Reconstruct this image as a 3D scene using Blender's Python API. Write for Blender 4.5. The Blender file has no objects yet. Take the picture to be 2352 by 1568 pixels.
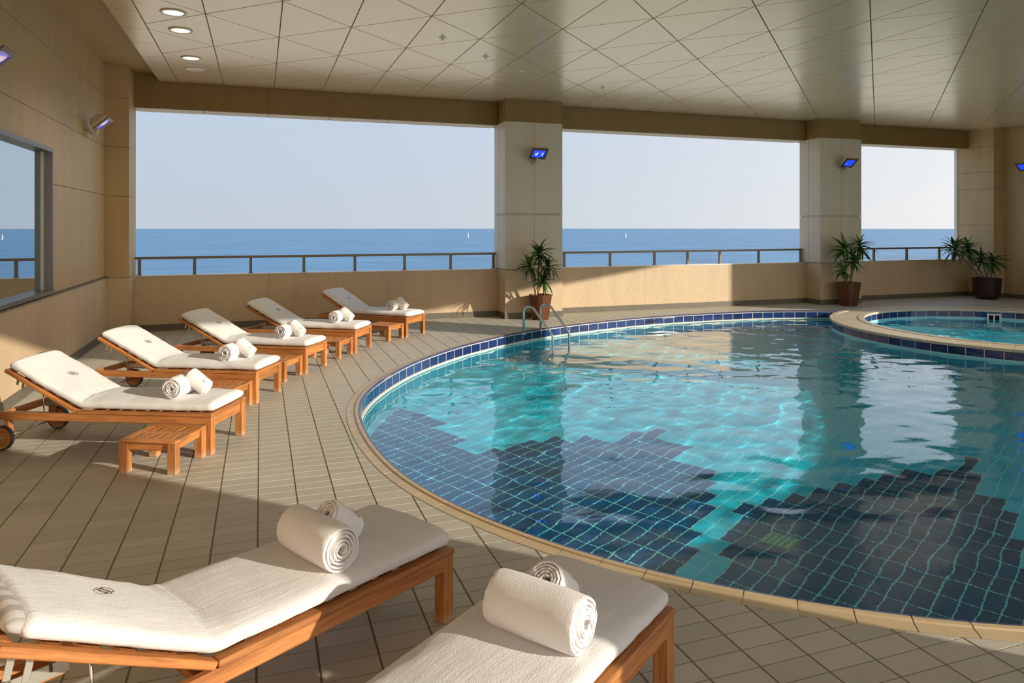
import bpy, bmesh, math, random
import numpy as np
from mathutils import Vector, Matrix
from mathutils.geometry import tessellate_polygon

C = bpy.context.scene.collection
SC = bpy.context.scene
PI = math.pi
random.seed(7)

# ------------------------------------------------------------------ camera, sky, sun, exposure
F, CX, HY, EYE = 1640.0, 1176.0, 521.0, 1.85          # focal length in px, image centre, eye-level row, eye height
YAW = math.atan((CX - 598) / F)
cam_d = bpy.data.cameras.new('camera')
cam = bpy.data.objects.new('camera', cam_d); C.objects.link(cam)
cam.location = (0, 0, EYE); cam.rotation_euler = (PI / 2, 0, -YAW)
cam_d.sensor_fit = 'HORIZONTAL'; cam_d.sensor_width = 36; cam_d.lens = F / 2352 * 36
cam_d.shift_y = -(784 - HY) / 2352
cam_d.clip_start = 0.05; cam_d.clip_end = 30000
SC.camera = cam

SUN_H = (0.724, -0.69); SUN_T = 0.285                 # horizontal direction to the sun, tangent of its height
sd = Vector((SUN_H[0], SUN_H[1], SUN_T)).normalized()
sun_d = bpy.data.lights.new('sun', 'SUN'); sun_d.energy = 3.45; sun_d.angle = math.radians(0.6); sun_d.color = (1.0, 0.92, 0.78)
sun = bpy.data.objects.new('sun', sun_d); C.objects.link(sun)
sun.rotation_euler = sd.to_track_quat('Z', 'Y').to_euler()
sun.location = sd * 40
sun_d.cycles.is_caustics_light = True

w = bpy.data.worlds.new('world'); SC.world = w; w.use_nodes = True
wn = w.node_tree; wn.nodes.clear()
def N(t, typ, **kw):
    n = t.nodes.new(typ)
    for k, v in kw.items():
        if k.startswith('i_'): n.inputs[k[2:].replace('_', ' ')].default_value = v
        elif k.startswith('n_'): n.inputs[int(k[2:])].default_value = v
        else: setattr(n, k, v)
    return n
tc = N(wn, 'ShaderNodeTexCoord')
dot = N(wn, 'ShaderNodeVectorMath', operation='DOT_PRODUCT'); dot.inputs[1].default_value = (SUN_H[0], SUN_H[1], 0)
wn.links.new(tc.outputs['Generated'], dot.inputs[0])
mr0 = N(wn, 'ShaderNodeMapRange', n_1=-0.9, n_2=1.0)
wn.links.new(dot.outputs['Value'], mr0.inputs[0])
mr = N(wn, 'ShaderNodeMath', operation='POWER', n_1=2.2); wn.links.new(mr0.outputs[0], mr.inputs[0])
hz = N(wn, 'ShaderNodeMix', data_type='RGBA')
hz.inputs['A'].default_value = (0.37, 0.42, 0.475, 1); hz.inputs['B'].default_value = (1.25, 1.13, 0.96, 1)
wn.links.new(mr.outputs[0], hz.inputs['Factor'])
sep = N(wn, 'ShaderNodeSeparateXYZ'); wn.links.new(tc.outputs['Generated'], sep.inputs[0])
up = N(wn, 'ShaderNodeMapRange', n_1=0.02, n_2=0.75); wn.links.new(sep.outputs['Z'], up.inputs[0])
zen = N(wn, 'ShaderNodeMix', data_type='RGBA'); zen.inputs['B'].default_value = (0.32, 0.47, 0.75, 1)
wn.links.new(up.outputs[0], zen.inputs['Factor']); wn.links.new(hz.outputs['Result'], zen.inputs['A'])
bg = N(wn, 'ShaderNodeBackground', i_Strength=1.0); wn.links.new(zen.outputs['Result'], bg.inputs[0])
wo = N(wn, 'ShaderNodeOutputWorld'); wn.links.new(bg.outputs[0], wo.inputs[0])

SC.view_settings.view_transform = 'Standard'; SC.view_settings.look = 'None'
SC.view_settings.gamma = 1.0; SC.view_settings.use_curve_mapping = False
SC.view_settings.exposure = 0.56
cy = SC.cycles
cy.max_bounces = 12; cy.diffuse_bounces = 6; cy.glossy_bounces = 5; cy.transmission_bounces = 8; cy.transparent_max_bounces = 8
cy.sample_clamp_indirect = 6.0; cy.blur_glossy = 0.6; cy.use_denoising = True

# ------------------------------------------------------------------ pixel <-> place
sa, ca = math.sin(YAW), math.cos(YAW)
def ray(px, py):
    r = (px - CX) / F; u = (HY - py) / F
    return (sa + r * ca, ca - r * sa, u)
def G(px, py, z=0.0):
    d = ray(px, py); t = (z - EYE) / d[2]; return (d[0] * t, d[1] * t)
def atY(px, py, y):
    d = ray(px, py); t = y / d[1]; return (d[0] * t, EYE + d[2] * t)
def PX(x, y, z):
    dep = x * sa + y * ca
    if dep < 0.2: return (-9999, -9999)
    return (CX + F * (x * ca - y * sa) / dep, HY - F * (z - EYE) / dep)
WZ = -0.19                                            # water level
def below(px, py, zb):                                # where a ray that is bent at the water meets the pool floor
    d = ray(px, py); t = (WZ - EYE) / d[2]; p = (d[0] * t, d[1] * t)
    n = math.sqrt(sum(c * c for c in d)); h = math.hypot(d[0], d[1])
    st = h / n / 1.333; L = (WZ - zb) * st / math.sqrt(1 - st * st)
    return (p[0] + d[0] / h * L, p[1] + d[1] / h * L)

# ------------------------------------------------------------------ materials
MATS = {}
def new_mat(name):
    m = bpy.data.materials.new(name); m.use_nodes = True
    t = m.node_tree; b = t.nodes['Principled BSDF']
    MATS[name] = m
    return m, t, b
def plain(name, col, rough=0.5, metal=0.0, spec=0.5, emit=None, es=1.0):
    m, t, b = new_mat(name)
    b.inputs['Base Color'].default_value = (*col, 1); b.inputs['Roughness'].default_value = rough
    b.inputs['Metallic'].default_value = metal; b.inputs['Specular IOR Level'].default_value = spec
    if emit: b.inputs['Emission Color'].default_value = (*emit, 1); b.inputs['Emission Strength'].default_value = es
    return m
def ramp(t, src, stops):
    r = N(t, 'ShaderNodeValToRGB'); e = r.color_ramp.elements
    while len(e) < len(stops): e.new(0.5)
    for i, (p, c) in enumerate(stops): e[i].position = p; e[i].color = (*c, 1)
    t.links.new(src, r.inputs[0]); return r.outputs[0]
def mixc(t, f, a, b, blend='MIX'):
    n = N(t, 'ShaderNodeMix', data_type='RGBA', blend_type=blend)
    for s, v in (('Factor', f), ('A', a), ('B', b)):
        if hasattr(v, 'node'): t.links.new(v, n.inputs[s])
        elif s == 'Factor': n.inputs[s].default_value = v
        else: n.inputs[s].default_value = (*v, 1)
    return n.outputs['Result']
def coords(t, kind, scale=(1, 1, 1)):
    mp = N(t, 'ShaderNodeMapping'); mp.inputs['Scale'].default_value = scale
    if kind == 'world': t.links.new(N(t, 'ShaderNodeNewGeometry').outputs['Position'], mp.inputs[0])
    else: t.links.new(N(t, 'ShaderNodeTexCoord').outputs['Object'], mp.inputs[0])
    return mp.outputs[0]
def noise(t, vec, scale, detail=3, rough=0.5, dist=0.0):
    n = N(t, 'ShaderNodeTexNoise', i_Scale=scale, i_Detail=detail, i_Roughness=rough, i_Distortion=dist)
    t.links.new(vec, n.inputs['Vector']); return n.outputs['Fac']
def bump(t, b, h, strength, dist=0.01):
    n = N(t, 'ShaderNodeBump', i_Strength=strength, i_Distance=dist)
    t.links.new(h, n.inputs['Height']); t.links.new(n.outputs[0], b.inputs['Normal'])

def granite(name, dark, mid, light, rough=0.6, stain=0.25):
    m, t, b = new_mat(name)
    v = coords(t, 'world')
    sp = noise(t, v, 95, 4, 0.7)
    c = ramp(t, sp, [(0.30, dark), (0.5, mid), (0.70, light)])
    st = noise(t, coords(t, 'world', (2.2, 2.2, 0.35)), 2.0, 4, 0.6)
    c = mixc(t, stain, c, ramp(t, st, [(0.3, tuple(x * 0.72 for x in mid)), (0.7, tuple(min(1, x * 1.18) for x in mid))]))
    t.links.new(c, b.inputs['Base Color']); b.inputs['Roughness'].default_value = rough
    bump(t, b, sp, 0.08, 0.002)
    return m
granite('granite', (0.36, 0.225, 0.10), (0.57, 0.42, 0.26), (0.78, 0.62, 0.43), 0.55)
granite('granite_upper', (0.40, 0.27, 0.12), (0.50, 0.345, 0.165), (0.60, 0.43, 0.22), 0.5, 0.35)
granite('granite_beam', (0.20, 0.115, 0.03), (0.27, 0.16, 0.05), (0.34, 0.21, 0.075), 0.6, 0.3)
granite('granite_dark', (0.05, 0.042, 0.03), (0.13, 0.11, 0.08), (0.24, 0.20, 0.14), 0.45)
plain('joint', (0.16, 0.115, 0.065), 0.9)
plain('panel_joint', (0.33, 0.25, 0.16), 0.8)
plain('roof_under', (0.23, 0.175, 0.115), 0.8)

def tile_mat(name, a, bcol, rough, sc=3.0, bstr=0.05, rnd=0.12, spec=0.5):
    m, t, b = new_mat(name)
    v = coords(t, 'world')
    c = mixc(t, noise(t, v, sc, 5, 0.6), a, bcol)
    oi = N(t, 'ShaderNodeObjectInfo')
    k = N(t, 'ShaderNodeMapRange', n_3=1 - rnd, n_4=1 + rnd); t.links.new(oi.outputs['Random'], k.inputs[0])
    c2 = N(t, 'ShaderNodeVectorMath', operation='SCALE'); t.links.new(c, c2.inputs[0]); t.links.new(k.outputs[0], c2.inputs['Scale'])
    t.links.new(c2.outputs[0], b.inputs['Base Color']); b.inputs['Roughness'].default_value = rough
    b.inputs['Specular IOR Level'].default_value = spec
    bump(t, b, noise(t, v, 60, 3), bstr, 0.003)
    return m
tile_mat('deck_tile', (0.46, 0.415, 0.33), (0.585, 0.54, 0.44), 0.55, 2.2, 0.06, 0.07)
plain('deck_grout', (0.25, 0.205, 0.145), 0.9)
tile_mat('coping', (0.54, 0.40, 0.225), (0.66, 0.51, 0.31), 0.35, 6, 0.04, 0.05)
tile_mat('ring_stone', (0.62, 0.50, 0.34), (0.74, 0.62, 0.45), 0.45, 6, 0.04, 0.05)
tile_mat('navy_tile', (0.012, 0.028, 0.115), (0.022, 0.05, 0.17), 0.08, 8, 0.02, 0.25)
tile_mat('floor_navy', (0.002, 0.058, 0.17), (0.004, 0.10, 0.26), 0.25, 5, 0.02, 0.15)
tile_mat('floor_aqua', (0.03, 0.66, 0.86), (0.06, 0.76, 0.94), 0.3, 4, 0.02, 0.10)
tile_mat('pool_wall', (0.25, 0.66, 0.74), (0.42, 0.80, 0.86), 0.4, 9, 0.02, 0.0)
tile_mat('nose_blue', (0.05, 0.055, 0.13), (0.09, 0.09, 0.19), 0.2, 8, 0.02, 0.1)
plain('pool_grout', (0.75, 0.95, 0.90), 0.7)
plain('white_grout', (0.80, 0.74, 0.62), 0.6)

m, t, b = new_mat('ceiling_panel')
v = coords(t, 'world', (0.6, 2.0, 1))
c = mixc(t, noise(t, v, 2.5, 4, 0.6), (0.85, 0.68, 0.46), (0.91, 0.75, 0.53))
t.links.new(c, b.inputs['Base Color']); b.inputs['Roughness'].default_value = 0.24; b.inputs['Metallic'].default_value = 0.4
m, t, b = new_mat('column_metal')
c = mixc(t, noise(t, coords(t, 'world', (3, 3, 0.7)), 2.2, 4, 0.6), (0.58, 0.49, 0.365), (0.68, 0.585, 0.45))
t.links.new(c, b.inputs['Base Color']); b.inputs['Roughness'].default_value = 0.38; b.inputs['Specular IOR Level'].default_value = 0.45

m, t, b = new_mat('teak')
oi = N(t, 'ShaderNodeObjectInfo')
off = N(t, 'ShaderNodeVectorMath', operation='MULTIPLY_ADD')
mp = N(t, 'ShaderNodeMapping'); mp.inputs['Scale'].default_value = (2.2, 34, 34)
t.links.new(N(t, 'ShaderNodeTexCoord').outputs['Object'], off.inputs[0]); off.inputs[1].default_value = (1, 1, 1)
t.links.new(oi.outputs['Random'], off.inputs[2]); t.links.new(off.outputs[0], mp.inputs[0])
g = noise(t, mp.outputs[0], 1.6, 5, 0.65, 0.6)
c = ramp(t, g, [(0.25, (0.23, 0.075, 0.020)), (0.5, (0.46, 0.175, 0.048)), (0.78, (0.64, 0.28, 0.088))])
k = N(t, 'ShaderNodeMapRange', n_3=0.8, n_4=1.2); t.links.new(oi.outputs['Random'], k.inputs[0])
c2 = N(t, 'ShaderNodeVectorMath', operation='SCALE'); t.links.new(c, c2.inputs[0]); t.links.new(k.outputs[0], c2.inputs['Scale'])
wz = N(t, 'ShaderNodeSeparateXYZ'); t.links.new(N(t, 'ShaderNodeNewGeometry').outputs['Position'], wz.inputs[0])
low = N(t, 'ShaderNodeMapRange', n_1=0.0, n_2=0.055, n_3=0.55, n_4=0.0); t.links.new(wz.outputs['Z'], low.inputs[0])
c3 = mixc(t, low.outputs[0], c2.outputs[0], (0.58, 0.42, 0.27))   # bleached feet where splash water dries
t.links.new(c3, b.inputs['Base Color']); b.inputs['Roughness'].default_value = 0.48
bump(t, b, g, 0.12, 0.003)

def fabric(name, a, bcol, sc=150, bs=0.75):
    m, t, b = new_mat(name)
    v = coords(t, 'object')
    n1 = noise(t, v, sc, 4, 0.7)
    n2 = noise(t, coords(t, 'object', (1.0, 7.0, 4.0)), 5, 4, 0.6)
    t.links.new(mixc(t, n2, a, bcol), b.inputs['Base Color'])
    b.inputs['Roughness'].default_value = 0.95; b.inputs['Specular IOR Level'].default_value = 0.1
    b.inputs['Sheen Weight'].default_value = 0.25; b.inputs['Sheen Roughness'].default_value = 0.6
    ad = N(t, 'ShaderNodeMath', operation='ADD'); t.links.new(n1, ad.inputs[0])
    ml = N(t, 'ShaderNodeMath', operation='MULTIPLY'); t.links.new(n2, ml.inputs[0]); ml.inputs[1].default_value = 1.4
    t.links.new(ml.outputs[0], ad.inputs[1])
    bump(t, b, ad.outputs[0], bs, 0.004)
    return m
fabric('terry', (0.72, 0.69, 0.66), (0.80, 0.775, 0.75))
fabric('terry_towel', (0.82, 0.775, 0.745), (0.88, 0.84, 0.81), 150, 0.6)
m, t, b = new_mat('striped_ticking')
wv = N(t, 'ShaderNodeTexWave', wave_type='BANDS', bands_direction='Y', i_Scale=4.2); t.links.new(coords(t, 'object'), wv.inputs[0])
t.links.new(ramp(t, wv.outputs['Fac'], [(0.45, (0.62, 0.58, 0.55)), (0.55, (0.42, 0.385, 0.36))]), b.inputs['Base Color']); b.inputs['Roughness'].default_value = 0.9
plain('embroidery', (0.09, 0.045, 0.02), 0.8)
plain('steel', (0.62, 0.60, 0.57), 0.22, 1.0)
plain('zinc', (0.55, 0.53, 0.45), 0.4, 0.8)
plain('alu_frame', (0.20, 0.185, 0.165), 0.4, 0.5)
plain('rail_metal', (0.19, 0.15, 0.10), 0.38, 0.4)
plain('sill_metal', (0.66, 0.63, 0.58), 0.4, 0.3)
plain('trim_metal', (0.46, 0.37, 0.27), 0.45, 0.2)
plain('lamp_body', (0.60, 0.51, 0.36), 0.4)
plain('lamp_frame', (0.10, 0.07, 0.055), 0.4)
plain('lamp_blue', (0.0, 0.01, 0.2), 0.15, emit=(0.012, 0.05, 1.0), es=1.0)  # blue lens glass, evenly emissive
plain('violet_reflection', (0.12, 0.08, 0.3), 0.1, emit=(0.13, 0.08, 0.42), es=0.7)  # emission stands in for the violet reflection on the lens glass
plain('lamp_bulb', (0.9, 0.9, 0.9), 0.2, emit=(0.85, 0.85, 1.0), es=1.0)
plain('foil_reflection', (0.8, 0.72, 0.76), 0.25, 0.6, emit=(0.5, 0.42, 0.5), es=0.4)  # emission stands in for sky light reflected by the foil inside
plain('downlight_on', (0.9, 0.85, 0.7), 0.5, emit=(1.0, 0.86, 0.58), es=1.6)
plain('white_paint', (0.82, 0.78, 0.70), 0.45)
plain('rubber', (0.035, 0.035, 0.037), 0.6)
plain('dark_hole', (0.004, 0.004, 0.004), 0.9)
plain('soil', (0.045, 0.028, 0.016), 0.95)
plain('marker_grey', (0.36, 0.37, 0.42), 0.5)
plain('marker_white', (0.74, 0.74, 0.74), 0.4)
plain('sail', (0.85, 0.85, 0.85), 0.6)
plain('drain', (0.30, 0.36, 0.12), 0.4)
plain('unlit_room_black', (0.012, 0.011, 0.010), 0.9)
m, t, b = new_mat('bronze')
c = mixc(t, noise(t, coords(t, 'world', (1, 1, 0.4)), 7, 5, 0.65), (0.075, 0.026, 0.010), (0.19, 0.07, 0.022))
t.links.new(c, b.inputs['Base Color']); b.inputs['Roughness'].default_value = 0.36; b.inputs['Metallic'].default_value = 0.35
m, t, b = new_mat('bronze_dark')
b.inputs['Base Color'].default_value = (0.03, 0.008, 0.006, 1); b.inputs['Roughness'].default_value = 0.3
m, t, b = new_mat('leaf')
oi = N(t, 'ShaderNodeObjectInfo')
t.links.new(ramp(t, oi.outputs['Random'], [(0.0, (0.018, 0.055, 0.012)), (0.6, (0.045, 0.12, 0.02)), (1.0, (0.13, 0.22, 0.025))]), b.inputs['Base Color'])
b.inputs['Roughness'].default_value = 0.4; b.inputs['Transmission Weight'].default_value = 0.0; b.inputs['Subsurface Weight'].default_value = 0.0
plain('cane', (0.20, 0.13, 0.06), 0.7)

m, t, b = new_mat('solar_glass')                       # mirror-coated window glass
t.nodes.remove(b)
gl = N(t, 'ShaderNodeBsdfGlossy', i_Roughness=0.0); gl.inputs['Color'].default_value = (0.80, 0.88, 0.92, 1)
tr = N(t, 'ShaderNodeBsdfTransparent'); tr.inputs['Color'].default_value = (0.5, 0.55, 0.55, 1)
lw = N(t, 'ShaderNodeLayerWeight', i_Blend=0.5)
fr = N(t, 'ShaderNodeMapRange', n_3=0.35, n_4=0.95); t.links.new(lw.outputs['Facing'], fr.inputs[0])
ms = N(t, 'ShaderNodeMixShader'); t.links.new(fr.outputs[0], ms.inputs[0]); t.links.new(tr.outputs[0], ms.inputs[1]); t.links.new(gl.outputs[0], ms.inputs[2])
t.links.new(ms.outputs[0], t.nodes['Material Output'].inputs[0])

m, t, b = new_mat('water')
b.inputs['Base Color'].default_value = (0.36, 0.96, 1.0, 1); b.inputs['Roughness'].default_value = 0.0
b.inputs['IOR'].default_value = 1.333; b.inputs['Transmission Weight'].default_value = 1.0
b.inputs['Coat Weight'].default_value = 1.0; b.inputs['Coat IOR'].default_value = 1.11; b.inputs['Coat Roughness'].default_value = 0.0
wnz = noise(t, coords(t, 'world', (5.0, 9.0, 1)), 1.6, 3, 0.55)
bump(t, b, wnz, 0.05, 0.012)
t.links.new(b.inputs['Normal'].links[0].from_socket, b.inputs['Coat Normal'])

m, t, b = new_mat('sea')
v = coords(t, 'world')
n1 = noise(t, coords(t, 'world', (0.012, 0.02, 1)), 1.0, 6, 0.7)
n2 = noise(t, coords(t, 'world', (0.0006, 0.0018, 1)), 1.0, 3, 0.5)
c = mixc(t, n2, (0.015, 0.125, 0.24), (0.03, 0.18, 0.29))
c = mixc(t, ramp(t, n1, [(0.40, (0, 0, 0)), (0.62, (1, 1, 1))]), c, (0.06, 0.25, 0.40))
t.links.new(c, b.inputs['Base Color']); b.inputs['Roughness'].default_value = 0.34; b.inputs['IOR'].default_value = 1.33
b.inputs['Specular IOR Level'].default_value = 0.5
bump(t, b, n1, 0.5, 2.0)

# ------------------------------------------------------------------ mesh helpers
def link(o, parent=None):
    C.objects.link(o)
    if parent: o.parent = parent
    return o
def finish(name, me, mat, parent=None, mw=None, smooth=False):
    if mat and not me.materials: me.materials.append(MATS[mat])
    if smooth: me.polygons.foreach_set('use_smooth', [True] * len(me.polygons))
    o = bpy.data.objects.new(name, me); link(o, parent)
    if mw is not None: o.matrix_basis = mw
    return o
def mesh(vs, fs):
    me = bpy.data.meshes.new('m'); me.from_pydata([tuple(v) for v in vs], [], fs); me.update(); return me
def obj(name, vs, fs, mat, parent=None, mw=None, smooth=False):
    return finish(name, mesh(vs, fs), mat, parent, mw, smooth)
BOXF = [(0, 3, 2, 1), (4, 5, 6, 7), (0, 1, 5, 4), (1, 2, 6, 5), (2, 3, 7, 6), (3, 0, 4, 7)]
def boxv(x0, x1, y0, y1, z0, z1):
    return [(x0, y0, z0), (x1, y0, z0), (x1, y1, z0), (x0, y1, z0), (x0, y0, z1), (x1, y0, z1), (x1, y1, z1), (x0, y1, z1)]
class MB:
    def __init__(s): s.v = []; s.f = []
    def add(s, vs, fs):
        k = len(s.v); s.v += [tuple(v) for v in vs]; s.f += [tuple(i + k for i in f) for f in fs]
    def box(s, *a): s.add(boxv(*a), BOXF); return s
    def build(s, name, mat, parent=None, mw=None, smooth=False): return obj(name, s.v, s.f, mat, parent, mw, smooth)
def box(name, a, mat, parent=None, mw=None): return obj(name, boxv(*a), BOXF, mat, parent, mw)
CACHE = {}
def bevel_box(L, W, H, bev=0.004):
    key = ('bb', round(L, 4), round(W, 4), round(H, 4), bev)
    if key not in CACHE:
        bm = bmesh.new()
        vs = [bm.verts.new(v) for v in boxv(-L / 2, L / 2, -W / 2, W / 2, -H / 2, H / 2)]
        for f in BOXF: bm.faces.new([vs[i] for i in f])
        if bev: bmesh.ops.bevel(bm, geom=bm.edges[:], offset=min(bev, W * .3, H * .3), segments=1, affect='EDGES')
        me = bpy.data.meshes.new('bb'); bm.to_mesh(me); bm.free(); CACHE[key] = me
    return CACHE[key]
def frame_mw(p0, p1, upv=(0, 0, 1)):
    p0, p1 = Vector(p0), Vector(p1); x = (p1 - p0).normalized(); u = Vector(upv)
    y = u.cross(x); y = y.normalized() if y.length > 1e-6 else Vector((0, 1, 0)); z = x.cross(y)
    return Matrix(((x.x, y.x, z.x, 0), (x.y, y.y, z.y, 0), (x.z, y.z, z.z, 0), (0, 0, 0, 1)))
def plank(name, parent, p0, p1, w, h, mat='teak', upv=(0, 0, 1), bev=0.004):
    """a bevelled board from p0 to p1: w sideways, h along upv"""
    me = bevel_box((Vector(p1) - Vector(p0)).length, w, h, bev)
    if mat in MATS and (not me.materials): me.materials.append(MATS[mat])
    if me.materials[0] != MATS[mat]:
        key = ('bbm', me.name, mat)
        if key not in CACHE: me2 = me.copy(); me2.materials.clear(); me2.materials.append(MATS[mat]); CACHE[key] = me2
        me = CACHE[key]
    o = bpy.data.objects.new(name, me); link(o, parent)
    o.matrix_basis = Matrix.Translation((Vector(p0) + Vector(p1)) / 2) @ frame_mw(p0, p1, upv)
    return o
def tube_geo(path, r, n=10, cap=True):
    path = [Vector(p) for p in path]; vs = []; fs = []
    up = Vector((0, 0, 1)); prev = None
    for i, p in enumerate(path):
        d = (path[min(i + 1, len(path) - 1)] - path[max(i - 1, 0)]).normalized()
        if prev is None:
            a = d.cross(up if abs(d.z) < 0.9 else Vector((1, 0, 0))).normalized()
        else:
            a = (prev - d * prev.dot(d)).normalized()
        prev = a; bb = d.cross(a)
        rr = r[i] if isinstance(r, (list, tuple)) else r
        for k in range(n):
            th = 2 * PI * k / n; vs.append(p + a * math.cos(th) * rr + bb * math.sin(th) * rr)
    for i in range(len(path) - 1):
        for k in range(n):
            fs.append((i * n + k, i * n + (k + 1) % n, (i + 1) * n + (k + 1) % n, (i + 1) * n + k))
    if cap:
        fs.append(tuple(reversed(range(n)))); fs.append(tuple((len(path) - 1) * n + k for k in range(n)))
    return vs, fs
def tube(name, path, r, mat, parent=None, n=10, mw=None):
    vs, fs = tube_geo(path, r, n); return obj(name, vs, fs, mat, parent, mw, True)
def lathe_geo(prof, n=24):
    vs = []; fs = []
    for r, z in prof:
        for k in range(n): th = 2 * PI * k / n; vs.append((r * math.cos(th), r * math.sin(th), z))
    for i in range(len(prof) - 1):
        for k in range(n): fs.append((i * n + k, i * n + (k + 1) % n, (i + 1) * n + (k + 1) % n, (i + 1) * n + k))
    fs.append(tuple(reversed(range(n)))); fs.append(tuple((len(prof) - 1) * n + k for k in range(n)))
    return vs, fs
def lathe(name, prof, mat, parent=None, mw=None, n=24, smooth=False):
    vs, fs = lathe_geo(prof, n); return obj(name, vs, fs, mat, parent, mw, smooth)
def prism(poly, z0, z1):
    n = len(poly)
    vs = [(x, y, z0) for x, y in poly] + [(x, y, z1) for x, y in poly]
    fs = [tuple(reversed(range(n))), tuple(range(n, 2 * n))] + [(i, (i + 1) % n, n + (i + 1) % n, n + i) for i in range(n)]
    return vs, fs
def empty(name, loc=(0, 0, 0), rz=0.0):
    o = bpy.data.objects.new(name, None); C.objects.link(o); o.location = loc; o.rotation_euler = (0, 0, rz)
    o.empty_display_size = 0.1
    return o
def tag(o, label, cat, group=None):
    o['label'] = label; o['category'] = cat
    if group: o['group'] = group
    return o
def struct(o, label=None):
    o['kind'] = 'structure'
    if label: o['label'] = label
    return o

# ------------------------------------------------------------------ plan of the pools
def catmull(pts, per=12):
    pts = [Vector((p[0], p[1])) for p in pts]; out = []
    P = [pts[0] * 2 - pts[1]] + pts + [pts[-1] * 2 - pts[-2]]
    for i in range(1, len(P) - 2):
        p0, p1, p2, p3 = P[i - 1:i + 3]
        for k in range(per):
            u = k / per
            out.append(0.5 * (2 * p1 + (p2 - p0) * u + (2 * p0 - 5 * p1 + 4 * p2 - p3) * u * u + (3 * p1 - p0 - 3 * p2 + p3) * u ** 3))
    out.append(pts[-1]); return np.array([(p.x, p.y) for p in out])
def resample(a, step):
    d = np.r_[0, np.cumsum(np.hypot(*np.diff(a, axis=0).T))]
    n = max(2, int(round(d[-1] / step))); s = np.linspace(0, d[-1], n + 1)
    return np.c_[np.interp(s, d, a[:, 0]), np.interp(s, d, a[:, 1])]
RC = (13.45, 9.40); R_OUT, R_IN = 3.30, 2.69
def arc(c, r, a0, a1, n): return np.array([(c[0] + r * math.cos(th), c[1] + r * math.sin(th)) for th in np.linspace(a0, a1, n)])
A1 = math.radians(113.5)                              # far meeting of rim and ring
A2 = math.radians(223)                                # right-hand meeting, outside the picture
j1 = (RC[0] + R_OUT * math.cos(A1), RC[1] + R_OUT * math.sin(A1)); j2 = (RC[0] + R_OUT * math.cos(A2), RC[1] + R_OUT * math.sin(A2))
rim_px = [(2352, 1442), (1970, 1403), (1610, 1340), (1320, 1266), (1105, 1188), (995, 1136), (925, 1092), (880, 1049), (850, 1012), (831, 975), (823, 945), (828, 920),
          (845, 897), (870, 877), (905, 855), (960, 828), (1050, 797), (1130, 777), (1200, 762), (1320, 745), (1500, 727), (1700, 716.2)]
rim_pts = [j2, (10.35, 5.6), (9.0, 3.75), (7.3, 2.45), (5.6, 1.90), (4.3, 1.98)] + [G(*p) for p in rim_px] + [(11.1, 12.83), j1]
rim = resample(catmull(rim_pts), 0.05)
for _ in range(60):
    rim[1:-1] = 0.5 * rim[1:-1] + 0.25 * (rim[:-2] + rim[2:])
rim = resample(rim, 0.0625)
def normals(a):                                       # outward (away from the water) for a rim that runs clockwise
    d = np.gradient(a, axis=0); d /= np.hypot(d[:, 0], d[:, 1])[:, None]
    return np.c_[-d[:, 1], d[:, 0]]
rn = normals(rim)
ctr = np.array((7.0, 7.0))
if ((rim - ctr) * rn).sum() < 0: rn = -rn
M_OUT = np.vstack([rim, arc(RC, R_OUT, A1, A2, 60)[1:-1]])           # outline of the large pool
COPW = 0.125
U_OUT = np.vstack([rim + rn * COPW, arc(RC, R_OUT, A1, A2 - 2 * PI, 110)])   # edge of the tiled deck
def pip(poly, pts):
    pts = np.atleast_2d(pts); x, y = pts[:, 0], pts[:, 1]; ins = np.zeros(len(pts), bool)
    x1, y1 = poly[:, 0], poly[:, 1]; x2, y2 = np.roll(x1, -1), np.roll(y1, -1)
    for a, b_, c_, d_ in zip(x1, y1, x2, y2):
        cr = ((b_ > y) != (d_ > y))
        if cr.any():
            xi = (c_ - a) * (y - b_) / ((d_ - b_) if d_ != b_ else 1e-9) + a
            ins ^= cr & (x < xi)
    return ins
def halfclip(poly, p, n):                             # keep the side where (q-p).n >= 0
    out = []
    for i, q in enumerate(poly):
        r = poly[(i + 1) % len(poly)]
        dq = (q[0] - p[0]) * n[0] + (q[1] - p[1]) * n[1]; dr = (r[0] - p[0]) * n[0] + (r[1] - p[1]) * n[1]
        if dq >= 0: out.append(q)
        if (dq >= 0) != (dr >= 0):
            s = dq / (dq - dr); out.append((q[0] + (r[0] - q[0]) * s, q[1] + (r[1] - q[1]) * s))
    return out
def edge_clip(poly, curve, inside, gap=0.006):
    c = np.mean(poly, axis=0); d = np.hypot(curve[:, 0] - c[0], curve[:, 1] - c[1]); i = int(d.argmin())
    tg = curve[(i + 1) % len(curve)] - curve[i - 1]; tg = tg / np.hypot(*tg); n = np.array((-tg[1], tg[0]))
    if pip(curve, curve[i] + n * 0.02)[0] != inside: n = -n
    return halfclip(poly, curve[i] + n * gap, n)
def area2(poly):
    return 0.5 * abs(sum(p[0] * q[1] - q[0] * p[1] for p, q in zip(poly, poly[1:] + poly[:1])))
def px_area(poly, z, fn=None):
    q = [PX(x, y, z) for x, y in poly]
    if not all(-60 < a < 2412 and -60 < b_ < 1628 for a, b_ in q): return 0.0
    return area2(q)

# the slanted, open sunny side of the hall (outside the picture): a line through WD0 along WDV
WD0 = np.array((5.5, 0.8)); WDV = np.array((0.856, 0.517)); WDN = np.array((-0.517, 0.856))
def wd(tau, off=0.0): return tuple(WD0 + WDV * tau + WDN * off)
XL, XR, YB = -2.45, 18.4, 14.08                        # left wall, right wall, parapet face
YC = 13.58                                            # front of the columns

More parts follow.
